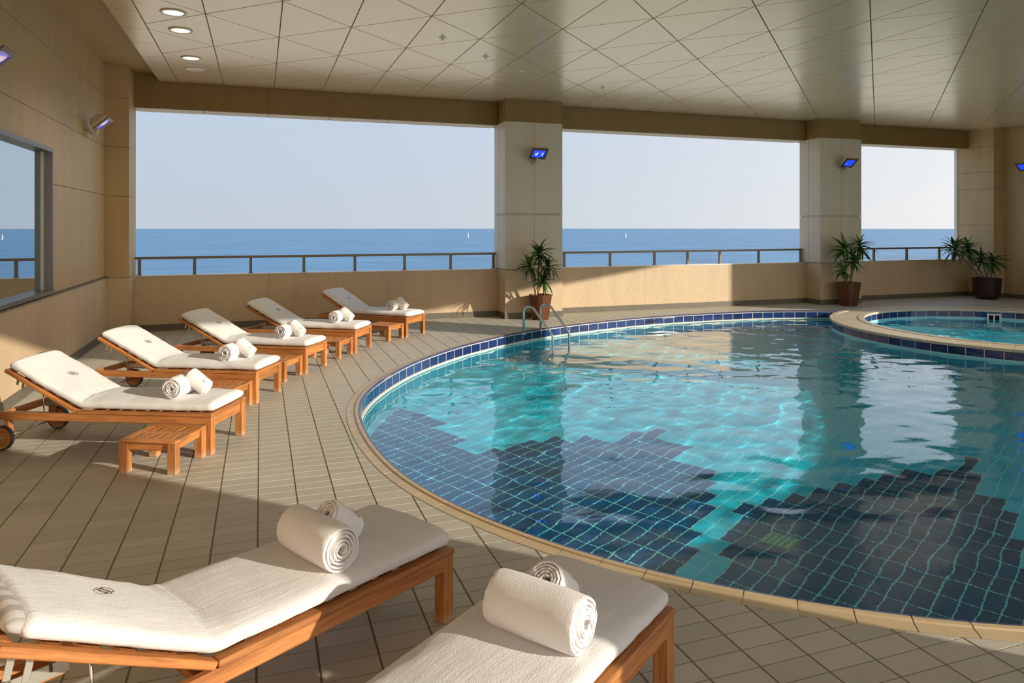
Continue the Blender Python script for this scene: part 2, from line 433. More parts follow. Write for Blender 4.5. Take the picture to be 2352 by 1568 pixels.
# ------------------------------------------------------------------ floor
outer = [(-2.7, -5.9), (19.0, 7.2), (19.0, 14.4), (-2.7, 14.4)]
hole = U_OUT[::2]
polys = [[Vector((x, y, 0)) for x, y in outer], [Vector((x, y, 0)) for x, y in hole]]
flat = [tuple(v) for p in polys for v in p]
tri = [tuple(f) for f in tessellate_polygon(polys)]
tri = [f if ((flat[f[1]][0] - flat[f[0]][0]) * (flat[f[2]][1] - flat[f[0]][1]) - (flat[f[1]][1] - flat[f[0]][1]) * (flat[f[2]][0] - flat[f[0]][0])) > 0 else f[::-1] for f in tri]
floor = struct(obj('floor', [(x, y, -0.0025) for x, y, z in flat], tri, 'deck_grout'), 'beige oblong tile deck around the pools')
TX, TY = 0.25, 0.125
gx0, gy0 = -0.015, -0.012
cells = []
for i in range(int(-2.5 / TX) - 1, int(18.6 / TX) + 1):
    for j in range(int(-6 / TY), int(14.2 / TY) + 1):
        x0, y0 = gx0 + i * TX, gy0 + j * TY
        if x0 + TX < XL - .02 or x0 > XR: continue
        if (np.array((x0 + .12, y0 + .06)) - WD0) @ WDN < -1.4: continue
        if y0 > YB or y0 < -5.9: continue
        cells.append((x0, y0))
cells = np.array(cells)
cor = [pip(U_OUT, cells + np.array(o)) for o in ((0, 0), (TX, 0), (TX, TY), (0, TY))]
nin = sum(c.astype(int) for c in cor)
GX, GY = 0.0052, 0.0036
big, rest = [], MB()
for (x0, y0), k in zip(cells, nin):
    if k == 4: continue
    q = [(x0 + GX, y0 + GY), (x0 + TX - GX, y0 + GY), (x0 + TX - GX, y0 + TY - GY), (x0 + GX, y0 + TY - GY)]
    if x0 < XL or y0 + TY > YB: pass
    if 0 < k < 4:
        q = edge_clip(q, U_OUT, False)
        if len(q) < 3 or area2(q) < 0.0004: continue
    big.append((px_area(q, 0), k, (x0, y0), q))
big.sort(key=lambda r: -r[0])
full_vs, full_fs = prism([(GX, GY), (TX - GX, GY), (TX - GX, TY - GY), (GX, TY - GY)], -0.012, 0.0)
tile_me = mesh(full_vs, full_fs[1:]); tile_me.materials.append(MATS['deck_tile'])
def pick(n, a, k, xy):
    return True
for n, (a, k, (x0, y0), q) in enumerate(big):
    if n < 290 and a > 0:
        if k == 0:
            o = bpy.data.objects.new('tile', tile_me); link(o, floor); o.location = (x0, y0, 0)
        else:
            vs, fs = prism(q, -0.012, 0.0); obj('tile', vs, fs[1:], 'deck_tile', floor)
    else:
        vs, fs = prism(q, -0.012, 0.0); rest.add(vs, fs[1:])
o = rest.build('tile_field', 'deck_tile', floor); o['kind'] = 'stuff'

# ------------------------------------------------------------------ large pool
pool = tag(empty('swimming_pool', (6.0, 7.0, 0)), 'large curved swimming pool edged with beige coping and navy waterline tiles', 'pool')
def local(parent, vs): l = parent.location; return [(v[0] - l.x, v[1] - l.y, v[2] - l.z) for v in vs]
ZB = -1.35
# coping stones
nst = (len(rim) - 1) // 4
prof = [(COPW - .004, -0.03), (COPW - .004, 0.001), (0.046, 0.003), (0.040, 0.010), (0.012, 0.011), (0.010, -0.02)]
nose = [(0.0095, -0.02), (0.0095, 0.0105), (-0.004, 0.009), (-0.012, 0.002), (-0.013, -0.016), (0.0, -0.02)]
for k in range(nst):
    vs = []; fs = []; m_ = len(prof)
    for s in range(5):
        i = k * 4 + s; i2 = min(i, len(rim) - 1)
        p = rim[i2].copy(); n = rn[i2]
        if s in (0, 4):
            tg = rim[min(i2 + 1, len(rim) - 1)] - rim[max(i2 - 1, 0)]; tg = tg / np.hypot(*tg)
            p = p + tg * (0.003 if s == 0 else -0.003)
        vs += [(p[0] + n[0] * d, p[1] + n[1] * d, z) for d, z in prof]
    for s in range(4):
        for j in range(m_ - 1): fs.append((s * m_ + j, (s + 1) * m_ + j, (s + 1) * m_ + j + 1, s * m_ + j + 1))
    fs += [tuple(range(m_)), tuple(reversed(range(4 * m_, 5 * m_)))]
    cs = obj('coping_stone', local(pool, vs), fs, 'coping', pool)
    vs = []; fs = []; m_ = len(nose)
    for s in range(5):
        i2 = min(k * 4 + s, len(rim) - 1); p = rim[i2].copy(); n = rn[i2]
        if s in (0, 4):
            tg = rim[min(i2 + 1, len(rim) - 1)] - rim[max(i2 - 1, 0)]; tg = tg / np.hypot(*tg); p = p + tg * (0.005 if s == 0 else -0.005)
        vs += [(p[0] + n[0] * d, p[1] + n[1] * d, z) for d, z in nose]
    for s in range(4):
        for j in range(m_ - 1): fs.append((s * m_ + j, (s + 1) * m_ + j, (s + 1) * m_ + j + 1, s * m_ + j + 1))
    fs += [tuple(range(m_)), tuple(reversed(range(4 * m_, 5 * m_)))]
    obj('nose_tile', local(pool, vs), fs, 'nose_blue', cs)
# basin wall behind the tiles: white joint band above the water, pale aqua below
wall = MB()
def skin(curve, nrm, off, z0, z1, closed=False):
    mb = MB(); n = len(curve); vs = [(c[0] + q[0] * off, c[1] + q[1] * off, z) for c, q in zip(curve, nrm) for z in (z0, z1)]
    fs = [(2 * i, 2 * ((i + 1) % n), 2 * ((i + 1) % n) + 1, 2 * i + 1) for i in range(n if closed else n - 1)]
    return vs, fs
ring_a = arc(RC, R_OUT, A1, A2, 90); ring_n = (np.array(RC) - ring_a) / R_OUT     # outward from the water = into the ring
vs, fs = skin(rim, rn, -0.001, -0.17, -0.005); band = obj('joint_band', local(pool, vs), fs, 'white_grout', pool)
vs, fs = skin(rim, rn, 0.0, ZB - .02, -0.165); bw = obj('basin_wall', local(pool, vs), fs, 'pool_wall', pool)
# slim white gutter lip at the waterline
vs = []; fs = []
for i, (p, n) in enumerate(zip(rim, rn)):
    vs += [(p[0] + n[0] * d, p[1] + n[1] * d, z) for d, z in ((0.0, -0.158), (-0.022, -0.162), (-0.022, -0.178), (0.0, -0.182))]
for i in range(len(rim) - 1):
    for j in range(3): fs.append((i * 4 + j, i * 4 + 4 + j, i * 4 + 5 + j, i * 4 + 1 + j))
obj('waterline_lip', local(pool, vs), fs, 'white_grout', pool)
def band_tiles(parent, part, curve, nrm, per, z0, z1, mat, off=-0.006):
    n = len(curve) - 1
    for k in range(n // per):
        a, b_ = k * per, (k + 1) * per
        mid = (a + b_) // 2
        tg = curve[b_] - curve[a]; L = np.hypot(*tg); tg = tg / L
        vs = []
        for i, e in ((a, 0.0065), (mid, 0), (b_, -0.0065)):
            p = curve[i] + tg * e
            for d in (off, 0.01):
                for z in (z0, z1): vs.append((p[0] + nrm[i][0] * d, p[1] + nrm[i][1] * d, z))
        fs = []
        for s in (0, 4): fs += [(s + 1, s, s + 4, s + 5), (s, s + 2, s + 6, s + 4), (s + 1, s + 5, s + 7, s + 3)]
        fs += [(0, 1, 3, 2), (8, 10, 11, 9)]
        obj('tile', local(parent, vs), fs, mat, part)
        part_tiles.append(1)
part_tiles = []
band.location = (0, 0, 0)
band_tiles(pool, band, rim, rn, 4, -0.154, -0.031, 'navy_tile', -0.0035)
# pool floor
mo = M_OUT
vs = [(x, y, ZB - 0.004) for x, y in mo]
tri = [tuple(f) for f in tessellate_polygon([[Vector(v) for v in vs]])]
tri = [f if ((vs[f[1]][0] - vs[f[0]][0]) * (vs[f[2]][1] - vs[f[0]][1]) - (vs[f[1]][1] - vs[f[0]][1]) * (vs[f[2]][0] - vs[f[0]][0])) > 0 else f[::-1] for f in tri]
pf = obj('pool_floor', local(pool, vs), tri, 'pool_grout', pool)
HD = math.radians(62); U1 = np.array((math.sin(HD), math.cos(HD))); U2 = np.array((math.cos(HD), -math.sin(HD)))
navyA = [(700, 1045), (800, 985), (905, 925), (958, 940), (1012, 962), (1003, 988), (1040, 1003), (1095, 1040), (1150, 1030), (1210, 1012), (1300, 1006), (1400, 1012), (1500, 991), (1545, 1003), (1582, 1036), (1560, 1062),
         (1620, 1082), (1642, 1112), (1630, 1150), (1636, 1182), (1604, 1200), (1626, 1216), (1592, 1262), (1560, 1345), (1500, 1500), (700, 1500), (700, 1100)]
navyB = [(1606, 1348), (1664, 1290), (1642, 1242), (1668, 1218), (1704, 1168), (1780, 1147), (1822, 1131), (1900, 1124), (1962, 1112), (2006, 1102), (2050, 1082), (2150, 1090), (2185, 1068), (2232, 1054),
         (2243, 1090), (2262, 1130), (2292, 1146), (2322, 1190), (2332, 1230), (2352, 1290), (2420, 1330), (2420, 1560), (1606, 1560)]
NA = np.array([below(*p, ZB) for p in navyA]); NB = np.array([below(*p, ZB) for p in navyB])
pt = []
rng = range(-90, 140)
cc = np.array([(U1 * (i * .25 + .125) + U2 * (j * .125 + .0625)) + np.array((4, 6)) for i in range(-40, 60) for j in range(-90, 100)])
near = pip(mo, cc) | (np.array([np.hypot(mo[:, 0] - c[0], mo[:, 1] - c[1]).min() if (0 < c[0] < 14 and 1 < c[1] < 14) else 9 for c in cc]) < .15)
cc = cc[near]
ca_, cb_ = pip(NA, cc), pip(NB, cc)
g = 0.0065
for c, na, nb in zip(cc, ca_, cb_):
    q = [tuple(c + U1 * sx * (.125 - g) + U2 * sy * (.0625 - g)) for sx, sy in ((-1, 1), (1, 1), (1, -1), (-1, -1))]
    ins = pip(mo, np.array(q)).sum()
    if ins == 0: continue
    if ins < 4:
        q = edge_clip(q, mo, True, 0.004)
        if len(q) < 3 or area2(q) < 0.0006: continue
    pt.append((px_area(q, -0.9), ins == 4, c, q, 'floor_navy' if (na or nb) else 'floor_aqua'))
pt.sort(key=lambda r: -r[0])
ang = math.atan2(U1[1], U1[0])
pvs, pfs = prism([(-.125 + g, -.0625 + g), (.125 - g, -.0625 + g), (.125 - g, .0625 - g), (-.125 + g, .0625 - g)], -0.01, 0.0)
PT = {}
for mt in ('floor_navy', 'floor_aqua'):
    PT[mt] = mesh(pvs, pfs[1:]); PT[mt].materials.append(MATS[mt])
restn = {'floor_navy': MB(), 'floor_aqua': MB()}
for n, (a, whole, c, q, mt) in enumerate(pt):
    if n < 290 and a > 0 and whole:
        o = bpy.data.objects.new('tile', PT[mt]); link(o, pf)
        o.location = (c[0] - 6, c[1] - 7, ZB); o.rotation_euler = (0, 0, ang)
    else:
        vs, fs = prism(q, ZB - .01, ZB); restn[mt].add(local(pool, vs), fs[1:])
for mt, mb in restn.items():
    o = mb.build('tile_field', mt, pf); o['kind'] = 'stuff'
dr = [below(*p, ZB) for p in ((1735, 1235), (1785, 1208), (1845, 1238), (1800, 1272))]
drc = np.mean(dr, axis=0)
drain = tag(empty('floor_drain', (drc[0], drc[1], ZB), ang), 'square greenish drain grate on the dark pool floor', 'drain')
mb = MB(); mb.box(-.13, .13, -.13, .13, .0005, .008)
mb.build('plate', 'drain', drain)
for k in range(5): box('bar', (-.12, .12, -.11 + k * .05, -.085 + k * .05, .0078, .016), 'zinc', drain)

# water with real ripples
rs = np.random.RandomState(5)
waves = []
for k in range(46):
    lam = 0.16 * (6.5 ** rs.rand()); th = rs.normal(0.9, 0.9); slope = 0.0075 * rs.uniform(.5, 1.3) * (lam / .45) ** 0.15
    waves.append((2 * PI / lam * math.cos(th), 2 * PI / lam * math.sin(th), slope * lam / (2 * PI), rs.uniform(0, 2 * PI)))
def ripple(X, Y):
    Z = np.zeros_like(X)
    for kx, ky, am, ph in waves: Z += am * np.sin(kx * X + ky * Y + ph + 0.6 * np.sin(0.9 * X + .7 * Y + ph))
    calm = 0.36 + 0.55 * np.clip((X * 0.5 + 0.15 * Y - 1.2) / 5.0, 0, 1.3)      # livelier towards the far right
    return Z * calm
def water(name, curve, label, step):
    lo = curve.min(0) - .1; hi = curve.max(0) + .1
    nx = int((hi[0] - lo[0]) / step) + 1; ny = int((hi[1] - lo[1]) / step) + 1
    X, Y = np.meshgrid(np.linspace(lo[0], hi[0], nx), np.linspace(lo[1], hi[1], ny))
    Z = WZ + ripple(X, Y)
    ins = pip(curve, np.c_[X.ravel(), Y.ravel()]).reshape(X.shape)
    dil = ins.copy()
    for dx in (-1, 0, 1):
        for dy in (-1, 0, 1): dil |= np.roll(np.roll(ins, dx, 1), dy, 0)
    keep = dil[:-1, :-1] & dil[1:, :-1] & dil[:-1, 1:] & dil[1:, 1:]
    idx = np.arange(nx * ny).reshape(ny, nx)
    fq = np.stack([idx[:-1, :-1], idx[:-1, 1:], idx[1:, 1:], idx[1:, :-1]], -1)[keep]
    used = np.unique(fq); remap = -np.ones(nx * ny, int); remap[used] = np.arange(len(used))
    V = np.c_[X.ravel(), Y.ravel(), Z.ravel()][used]
    me = bpy.data.meshes.new(name); me.vertices.add(len(V)); me.vertices.foreach_set('co', V.ravel())
    fq = remap[fq]; me.loops.add(fq.size); me.loops.foreach_set('vertex_index', fq.ravel())
    me.polygons.add(len(fq)); me.polygons.foreach_set('loop_start', np.arange(0, fq.size, 4)); me.polygons.foreach_set('loop_total', np.full(len(fq), 4))
    me.update(calc_edges=True)
    o = finish(name, me, 'water', None, None, True)
    o['kind'] = 'stuff'; tag(o, label, 'water')
    o.cycles.is_caustics_caster = True
    return o
water('pool_water', M_OUT, 'clear blue rippled water filling the large curved pool', 0.04)

# ------------------------------------------------------------------ round pool
rp = tag(empty('round_pool', (RC[0], RC[1], 0)), 'small round pool set inside a raised cream stone ring', 'pool')
NR = 132
circ_out = arc((0, 0), R_OUT, 0, 2 * PI, NR + 1); circ_in = arc((0, 0), R_IN, 0, 2 * PI, NR + 1)
def ring_skin(r, z0, z1, mat, name, inward):
    c = arc((0, 0), r, 0, 2 * PI, NR + 1)[:-1]; vs, fs = skin(c, c * 0, 0, z0, z1, True)
    if inward: fs = [f[::-1] for f in fs]
    return obj(name, vs, fs, mat, rp)
jb_o = ring_skin(R_OUT - 0.002, -0.20, -0.002, 'white_grout', 'outer_joint_band', False)
jb_i = ring_skin(R_IN + 0.002, -0.20, -0.002, 'white_grout', 'inner_joint_band', True)
ring_skin(R_OUT, ZB, -0.16, 'pool_wall', 'outer_wall', False)
ring_skin(R_IN, -0.75, -0.16, 'pool_wall', 'inner_wall', True)
# ring bed and its stones in three circles
vs = []; fs = []
for r in (R_OUT - .003, R_IN + .003):
    for k in range(NR): vs.append((r * math.cos(2 * PI * k / NR), r * math.sin(2 * PI * k / NR), -0.004))
fs = [(k, (k + 1) % NR, NR + (k + 1) % NR, NR + k) for k in range(NR)]
bed = obj('ring_bed', vs, fs, 'deck_grout', rp)
for ro, ri, cnt, z in ((R_OUT + .012, R_OUT - .10, 66, 0.012), (R_OUT - .108, R_IN + .108, 66, 0.004), (R_IN + .10, R_IN - .012, 66, 0.012)):
    da = 2 * PI / cnt; vs = []
    a0, a1 = 0.0035 / ro, da - 0.0035 / ro
    for th in (a0, da / 2, a1):
        for r in (ro, ri):
            for z_ in (-0.03, z): vs.append((r * math.cos(th), r * math.sin(th), z_))
    fs = []
    for s in (0, 4): fs += [(s + 1, s, s + 4, s + 5)[::-1], (s + 1, s + 5, s + 7, s + 3), (s + 2, s + 3, s + 7, s + 6)[::-1]]
    fs += [(0, 1, 3, 2)[::-1], (8, 10, 11, 9)[::-1]]
    me = mesh(vs, fs); me.materials.append(MATS['ring_stone'])
    bm = bmesh.new(); bm.from_mesh(me); bmesh.ops.recalc_face_normals(bm, faces=bm.faces[:]); bm.to_mesh(me); bm.free()
    for k in range(cnt):
        o = bpy.data.objects.new('ring_stone', me); link(o, bed); o.rotation_euler = (0, 0, da * k)
for r, sgn, part in ((R_OUT, 1, jb_o), (R_IN, -1, jb_i)):
    cnt = 82 if sgn > 0 else 66
    da = 2 * PI / cnt; vs = []
    for th in (0.0065 / r, da / 2, da - 0.0065 / r):
        for d in (r + sgn * 0.0005, r - sgn * 0.012):
            for z_ in (-0.155, -0.034): vs.append((d * math.cos(th), d * math.sin(th), z_))
    fs = []
    for s in (0, 4): fs += [(s + 1, s, s + 4, s + 5), (s, s + 2, s + 6, s + 4), (s + 1, s + 5, s + 7, s + 3)]
    fs += [(0, 1, 3, 2), (8, 10, 11, 9)]
    me = mesh(vs, fs); me.materials.append(MATS['navy_tile'])
    bm = bmesh.new(); bm.from_mesh(me); bmesh.ops.recalc_face_normals(bm, faces=bm.faces[:]); bm.to_mesh(me); bm.free()
    for k in range(cnt):
        o = bpy.data.objects.new('tile', me); link(o, part); o.rotation_euler = (0, 0, da * k)
c = arc((0, 0), R_IN, 0, 2 * PI, 73)[:-1]
obj('pool_floor', [(x, y, -0.75) for x, y in c], [tuple(range(72))], 'floor_aqua', rp)
gs = G(2288, 716); th = math.atan2(gs[1] - RC[1], gs[0] - RC[0])
sk = tag(empty('skimmer', (RC[0] + R_IN * math.cos(th), RC[1] + R_IN * math.sin(th), -0.10), th), 'cream skimmer box with two dark openings on the round pool wall', 'skimmer')
mb = MB()
for a in ((-.05, -.002, -.13, .13, .0, .03), (-.05, -.002, -.13, -.10, -.16, .0), (-.05, -.002, .10, .13, -.16, .0), (-.05, -.002, -.015, .015, -.16, .0)): mb.box(*a)
mb.build('frame', 'white_paint', sk)
for y0 in (-.10, .015): box('opening', (-.02, -.004, y0, y0 + .085, -.16, .0), 'dark_hole', sk)
water('round_pool_water', arc(RC, R_IN, 0, 2 * PI, 100)[:-1], 'pale turquoise water filling the small round pool', 0.06)

# ------------------------------------------------------------------ back wall, columns, railing
ZPAR, ZBEAM, ZCEIL = 0.985, 3.965, 4.44
bays = [(-2.10, 4.64), (5.89, 12.57), (13.81, 18.03)]
wb = MB()
for x0, x1 in bays: wb.box(x0, x1, YB + .02, YB + .25, 0, ZPAR - .012)
wb.box(-3.4, 18.6, YB + .02, YB + .45, ZBEAM, 4.75)
wall_back = struct(wb.build('wall_back', 'joint'), 'granite parapets and lintel beam on the seaward side')
for x0, x1 in bays:
    n = max(1, round((x1 - x0) / 2.2)); s = (x1 - x0) / n
    for k in range(n):
        box('parapet_panel', (x0 + k * s + .002, x0 + (k + 1) * s - .002, YB, YB + .018, 0, ZPAR - .012), 'granite', wall_back)
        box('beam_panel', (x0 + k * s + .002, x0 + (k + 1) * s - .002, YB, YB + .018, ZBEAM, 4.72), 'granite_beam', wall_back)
    n = max(2, round((x1 - x0) / 1.12)); s = (x1 - x0) / n
    for k in range(n):
        box('soffit_plate', (x0 + k * s + .006, x0 + (k + 1) * s - .006, YB + .01, YB + .44, ZBEAM - .012, ZBEAM - .001), 'trim_metal', wall_back)
        box('sill_plate', (x0 + k * s + .003, x0 + (k + 1) * s - .003, YB - .012, YB + .27, ZPAR - .011, ZPAR + .004), 'sill_metal', wall_back)
base_b = struct(empty('baseboard_back'))
def skirting(x0, x1, y):
    n = max(1, round((x1 - x0) / 0.9)); s = (x1 - x0) / n
    for k in range(n): box('skirting_stone', (x0 + k * s + .002, x0 + (k + 1) * s - .002, y - .014, y - .0005, 0.0005, .115), 'granite_dark', base_b)
for (x0, x1), (e0, e1) in zip(bays, ((0.016, .016), (.016, .016), (.016, .016))): skirting(x0 + e0, x1 - e1, YB)
COLS = [(-3.35, -2.10, 'granite_upper'), (4.64, 5.89, 'column_metal'), (12.57, 13.81, 'column_metal')]
ZBAND = atY(1225, 492, YC)[1]
names = ['stone-faced corner column between left wall and first sea opening', 'metal-clad column between the two wide sea openings', 'metal-clad column between the wide and the narrow sea opening']
for ci, ((x0, x1, mt), lab) in enumerate(zip(COLS, names)):
    col = struct(empty('column', ((x0 + x1) / 2, YC, 0)), lab)
    hx = (x1 - x0) / 2; D = 0.70
    box('core', (-hx + .03, hx - .03, .03, D - .02, 0, 4.72), 'joint', col)
    box('plinth', (-hx, hx, 0, D, 0.001, ZPAR), 'granite', col)
    mb = MB(); mb.box(-hx - .013, hx + .013, -.014, -.001, .0005, .115).box(-hx - .013, -hx - .001, -.001, .5, .0005, .115).box(hx + .001, hx + .013, -.001, .5, .0005, .115)
    mb.build('skirting', 'granite_dark', col)
    if mt == 'column_metal':
        for z0, z1 in ((ZPAR + .012, ZBAND - .02), (ZBAND + .02, 3.975)):
            for a, b_ in ((-hx, -.006), (.006, hx)): box('cladding_panel', (a, b_, 0, .025, z0, z1), mt, col)
            for sx in (-1, 1):
                for y0, y1 in ((.03, .40), (.41, D)):
                    xx = sorted((sx * hx, sx * (hx - .025))); box('cladding_panel', (xx[0], xx[1], y0, y1, z0, z1), mt, col)
        mb = MB()
        for dz in (-.017, .003): mb.box(-hx - .005, hx + .005, -.005, D, ZBAND + dz, ZBAND + dz + .014)
        mb.build('band', mt, col)
        box('seam', (-.006, .006, .006, .024, ZPAR + .012, 3.97), mt, col)
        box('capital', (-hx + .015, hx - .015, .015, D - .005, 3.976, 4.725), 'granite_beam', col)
    else:
        zs = [ZPAR + .005, 2.37, 3.20, 4.03, 4.72]
        for z0, z1 in zip(zs, zs[1:]): box('stone_panel', (-hx, hx, 0, D, z0 + .003, z1 - .003), mt, col)
posts = [[-2.03, -1.13, -.17, .785, 1.744, 2.722, 3.672, 4.59], [6.2, 7.306, 8.43, 9.30, 10.18, 11.28, 12.52], [14.85, 15.96, 17.105, 17.96]]
for (x0, x1), ps, lab in zip(bays, posts, ('dark bronze railing across the left sea opening', 'dark bronze railing across the middle sea opening', 'dark bronze railing across the right sea opening')):
    r = tag(empty('railing', ((x0 + x1) / 2, YB + .12, ZPAR + .005)), lab, 'railing', 'railings on the parapet')
    cxm = (x0 + x1) / 2
    plank('handrail', r, (x0 - cxm + .006, 0, .305), (x1 - cxm - .006, 0, .305), .06, .045, 'rail_metal')
    for p in ps:
        po = plank('post', r, (p - cxm, 0, .0), (p - cxm, 0, .283), .05, .05, 'rail_metal', (0, 1, 0))
        box('base_plate', (-.008, 0, -.045, .045, -.045, .045), 'rail_metal', po, Matrix.Translation((-.135, 0, 0)))

# right-hand corner and wall
wr = struct(box('wall_right', (XR, XR + .4, 8.6, 14.5, 0, 4.75), 'granite_upper'), 'granite wall at the far right')
cp = struct(empty('column', (18.22, 13.38, 0)), 'stone corner pier right of the narrow sea opening')
zs = [0.0, ZPAR - .02, 1.9, 2.85, 3.3, 3.97, 4.72]
box('core', (-.17, .17, .02, 1.1, 0, 4.72), 'joint', cp)
for i, (z0, z1) in enumerate(zip(zs, zs[1:])):
    box('stone_panel', (-.19, .185, 0, 1.12, z0 + .003, z1 - .003), 'granite' if i == 0 else 'granite_upper', cp)
box('skirting', (-.203, .17, -.014, .68, .0005, .115), 'granite_dark', cp)
base_r = struct(box('baseboard_right', (XR - .014, XR - .0005, 8.7, 13.36, .0005, .115), 'granite_dark'))
box('edge_trim', (-.205, -.192, 1.02, 1.11, ZPAR, 3.95), 'sill_metal', cp)

# ------------------------------------------------------------------ left wall with its window
WY0, WY1, WZ0, WZ1 = 5.2, 10.24, 1.03, 2.82
wl = MB()
wl.box(XL - .35, XL - .03, -4.6, WY0, 0, 4.75); wl.box(XL - .35, XL - .03, WY1, YC, 0, 4.75)
wl.box(XL - .35, XL - .03, WY0, WY1, 0, WZ0); wl.box(XL - .35, XL - .03, WY0, WY1, WZ1, 4.75)
wall_left = struct(wl.build('wall_left', 'joint'), 'tall granite-clad wall on the left')
vj = [-4.6, -2.0, .25, 2.45, 4.68, 6.88, 9.09, 11.30, YC]; hj = [1.02, 2.385, 3.20, 4.05, 4.72]
for y0, y1 in zip(vj, vj[1:]):
    box('dado_panel', (XL - .03, XL + .03, y0 + .002, y1 - .002, 0.0, 1.0), 'granite', wall_left)
    for z0, z1 in zip(hj, hj[1:]):
        a0, a1, b0, b1 = y0 + .003, y1 - .003, z0 + .003, z1 - .003
        ov = min(a1, WY1) - max(a0, WY0)
        if ov > 0 and b0 < WZ1 and b1 > WZ0:          # cut round the window
            if a0 < WY0: box('wall_panel', (XL - .03, XL, a0, WY0, b0, b1), 'granite_upper', wall_left)
            if a1 > WY1: box('wall_panel', (XL - .03, XL, WY1, a1, b0, b1), 'granite_upper', wall_left)
            if b1 > WZ1: box('wall_panel', (XL - .03, XL, max(a0, WY0), min(a1, WY1), WZ1, b1), 'granite_upper', wall_left)
        else: box('wall_panel', (XL - .03, XL, a0, a1, b0, b1), 'granite_upper', wall_left)
box('ledge', (XL - .03, XL + .04, -4.6, YC, 1.0, 1.018), 'granite_dark', wall_left)
struct(box('baseboard_left', (XL + .0305, XL + .045, -4.5, YC - .02, .0005, .115), 'granite_dark'))
win = struct(empty('window_1', (XL, (WY0 + WY1) / 2, WZ0)), 'wide mirror-glass window in the left wall')
wc = (WY0 + WY1) / 2; hy = (WY1 - WY0) / 2; wh = WZ1 - WZ0
for nm, a in (('frame_head', (-.12, .03, -hy, hy, wh - .05, wh)), ('frame_sill', (-.12, .045, -hy, hy, 0, .045)), ('frame_jamb', (-.12, .03, hy - .04, hy, .045, wh - .05)), ('frame_jamb', (-.12, .03, -hy, -hy + .04, .045, wh - .05)),
              ('inner_jamb', (-.12, -.05, hy - .11, hy - .04, .045, wh - .05)), ('inner_jamb', (-.12, -.05, -hy + .04, -hy + .11, .045, wh - .05))):
    box(nm, a, 'alu_frame' if 'inner' not in nm else 'zinc', win)
pane_edges = [-hy + .11, 8.50 - wc - 1.62, 8.50 - wc, hy - .11]
for y0, y1 in zip(pane_edges, pane_edges[1:]): box('pane', (-.075, -.065, y0 + .003, y1 - .003, .045, wh - .05), 'solar_glass', win)
box('dark_room_sheet', (-.349, -.34, -hy, hy, 0, wh), 'unlit_room_black', win)  # black sheet stands in for the unlit room behind the glass

# ------------------------------------------------------------------ ceiling
def in_hall(x, y, m=0.0): return (np.array((x, y)) - WD0) @ WDN > m
cpoly = [(XL - .3, -5.4), (19.0, 7.35), (19.0, 14.5), (XL - .3, 14.5)]
vs, fs = prism(cpoly, 4.72, 4.95)
ceiling = struct(obj('ceiling', vs, fs, 'roof_under'), 'cream ceiling of triangular panels')
lower = [(-1.70, -4.6), (18.38, 7.5), (18.38, 14.07), (-1.70, 14.07)]
vs, fs = prism(lower, ZCEIL + .012, ZCEIL + .05); obj('panel_bed', vs, fs, 'panel_joint', ceiling)
obj('raft_edge', [(-1.70, -4.6, ZCEIL), (-1.70, 14.07, ZCEIL), (-1.70, 14.07, 4.7), (-1.70, -4.6, 4.7)], [(0, 1, 2, 3)], 'ceiling_panel', ceiling)
obj('soffit', *(lambda p: (p[0], p[1]))(prism([(XL, -4.6), (-1.2, -3.9), (-1.2, YB), (XL, YB)], 4.58, 4.60)), 'granite_upper', ceiling)
LX0, LDX, LY0, LDY = -0.63, 0.8727, 9.43, 1.65
XB = -1.385
rest = MB(); tris = []
def clipbox(poly, x0, x1, y1):
    poly = halfclip(poly, (x0, 0), (1, 0)); poly = halfclip(poly, (x1, 0), (-1, 0)) if poly else poly
    return halfclip(poly, (0, y1), (0, -1)) if poly else poly
def shrink(poly, g):
    n = len(poly); out = poly
    c = (sum(p[0] for p in poly) / n, sum(p[1] for p in poly) / n)
    for a, b_ in zip(poly, poly[1:] + poly[:1]):
        ex, ey = b_[0] - a[0], b_[1] - a[1]; L = math.hypot(ex, ey)
        if L < 1e-6: continue
        nx, ny = -ey / L, ex / L
        if (c[0] - a[0]) * nx + (c[1] - a[1]) * ny < 0: nx, ny = -nx, -ny
        out = halfclip(out, (a[0] + nx * g, a[1] + ny * g), (nx, ny))
        if not out: return out
    return out
for k in range(-1, 23):
    xa, xb = LX0 + k * LDX, LX0 + (k + 1) * LDX
    ea, eb = (0, LDY / 2) if k % 2 == 0 else (LDY / 2, 0)
    for j in range(-10, 5):
        ya = LY0 + ea - LDY / 2 * 0 + j * LDY if k % 2 == 0 else LY0 - LDY / 2 + j * LDY
        yb = LY0 + LDY / 2 + j * LDY if k % 2 == 0 else LY0 + j * LDY
        # vertices: (xa, ya + m*LDY), (xb, yb + m*LDY)
        if k % 2 == 0: tr_ = [[(xa, ya), (xa, ya + LDY), (xb, yb)], [(xb, yb), (xb, yb + LDY), (xa, ya + LDY)]]
        else: tr_ = [[(xa, ya), (xa, ya + LDY), (xb, yb)], [(xb, yb), (xb, yb + LDY), (xa, ya + LDY)]]
        for T_ in tr_:
            cx_, cy_ = sum(p[0] for p in T_) / 3, sum(p[1] for p in T_) / 3
            if not in_hall(cx_, cy_, -0.4): continue
            q = clipbox(T_, XB, 18.36, 14.06)
            if len(q) < 3 or area2(q) < .003: continue
            q = shrink(q, 0.0075)
            if len(q) >= 3 and area2(q) > .002: tris.append(q)
for y0 in np.arange(-4.6, 14.0, .825):
    yy = 9.575 + round((y0 - 9.575) / .825) * .825
    q = [(-1.70, yy + .006), (XB - .008, yy + .006), (XB - .008, min(yy + .819, 14.06)), (-1.70, min(yy + .819, 14.06))]
    if q[2][1] > q[0][1] + .05 and q[0][1] < 14: tris.append(q)
scored = []
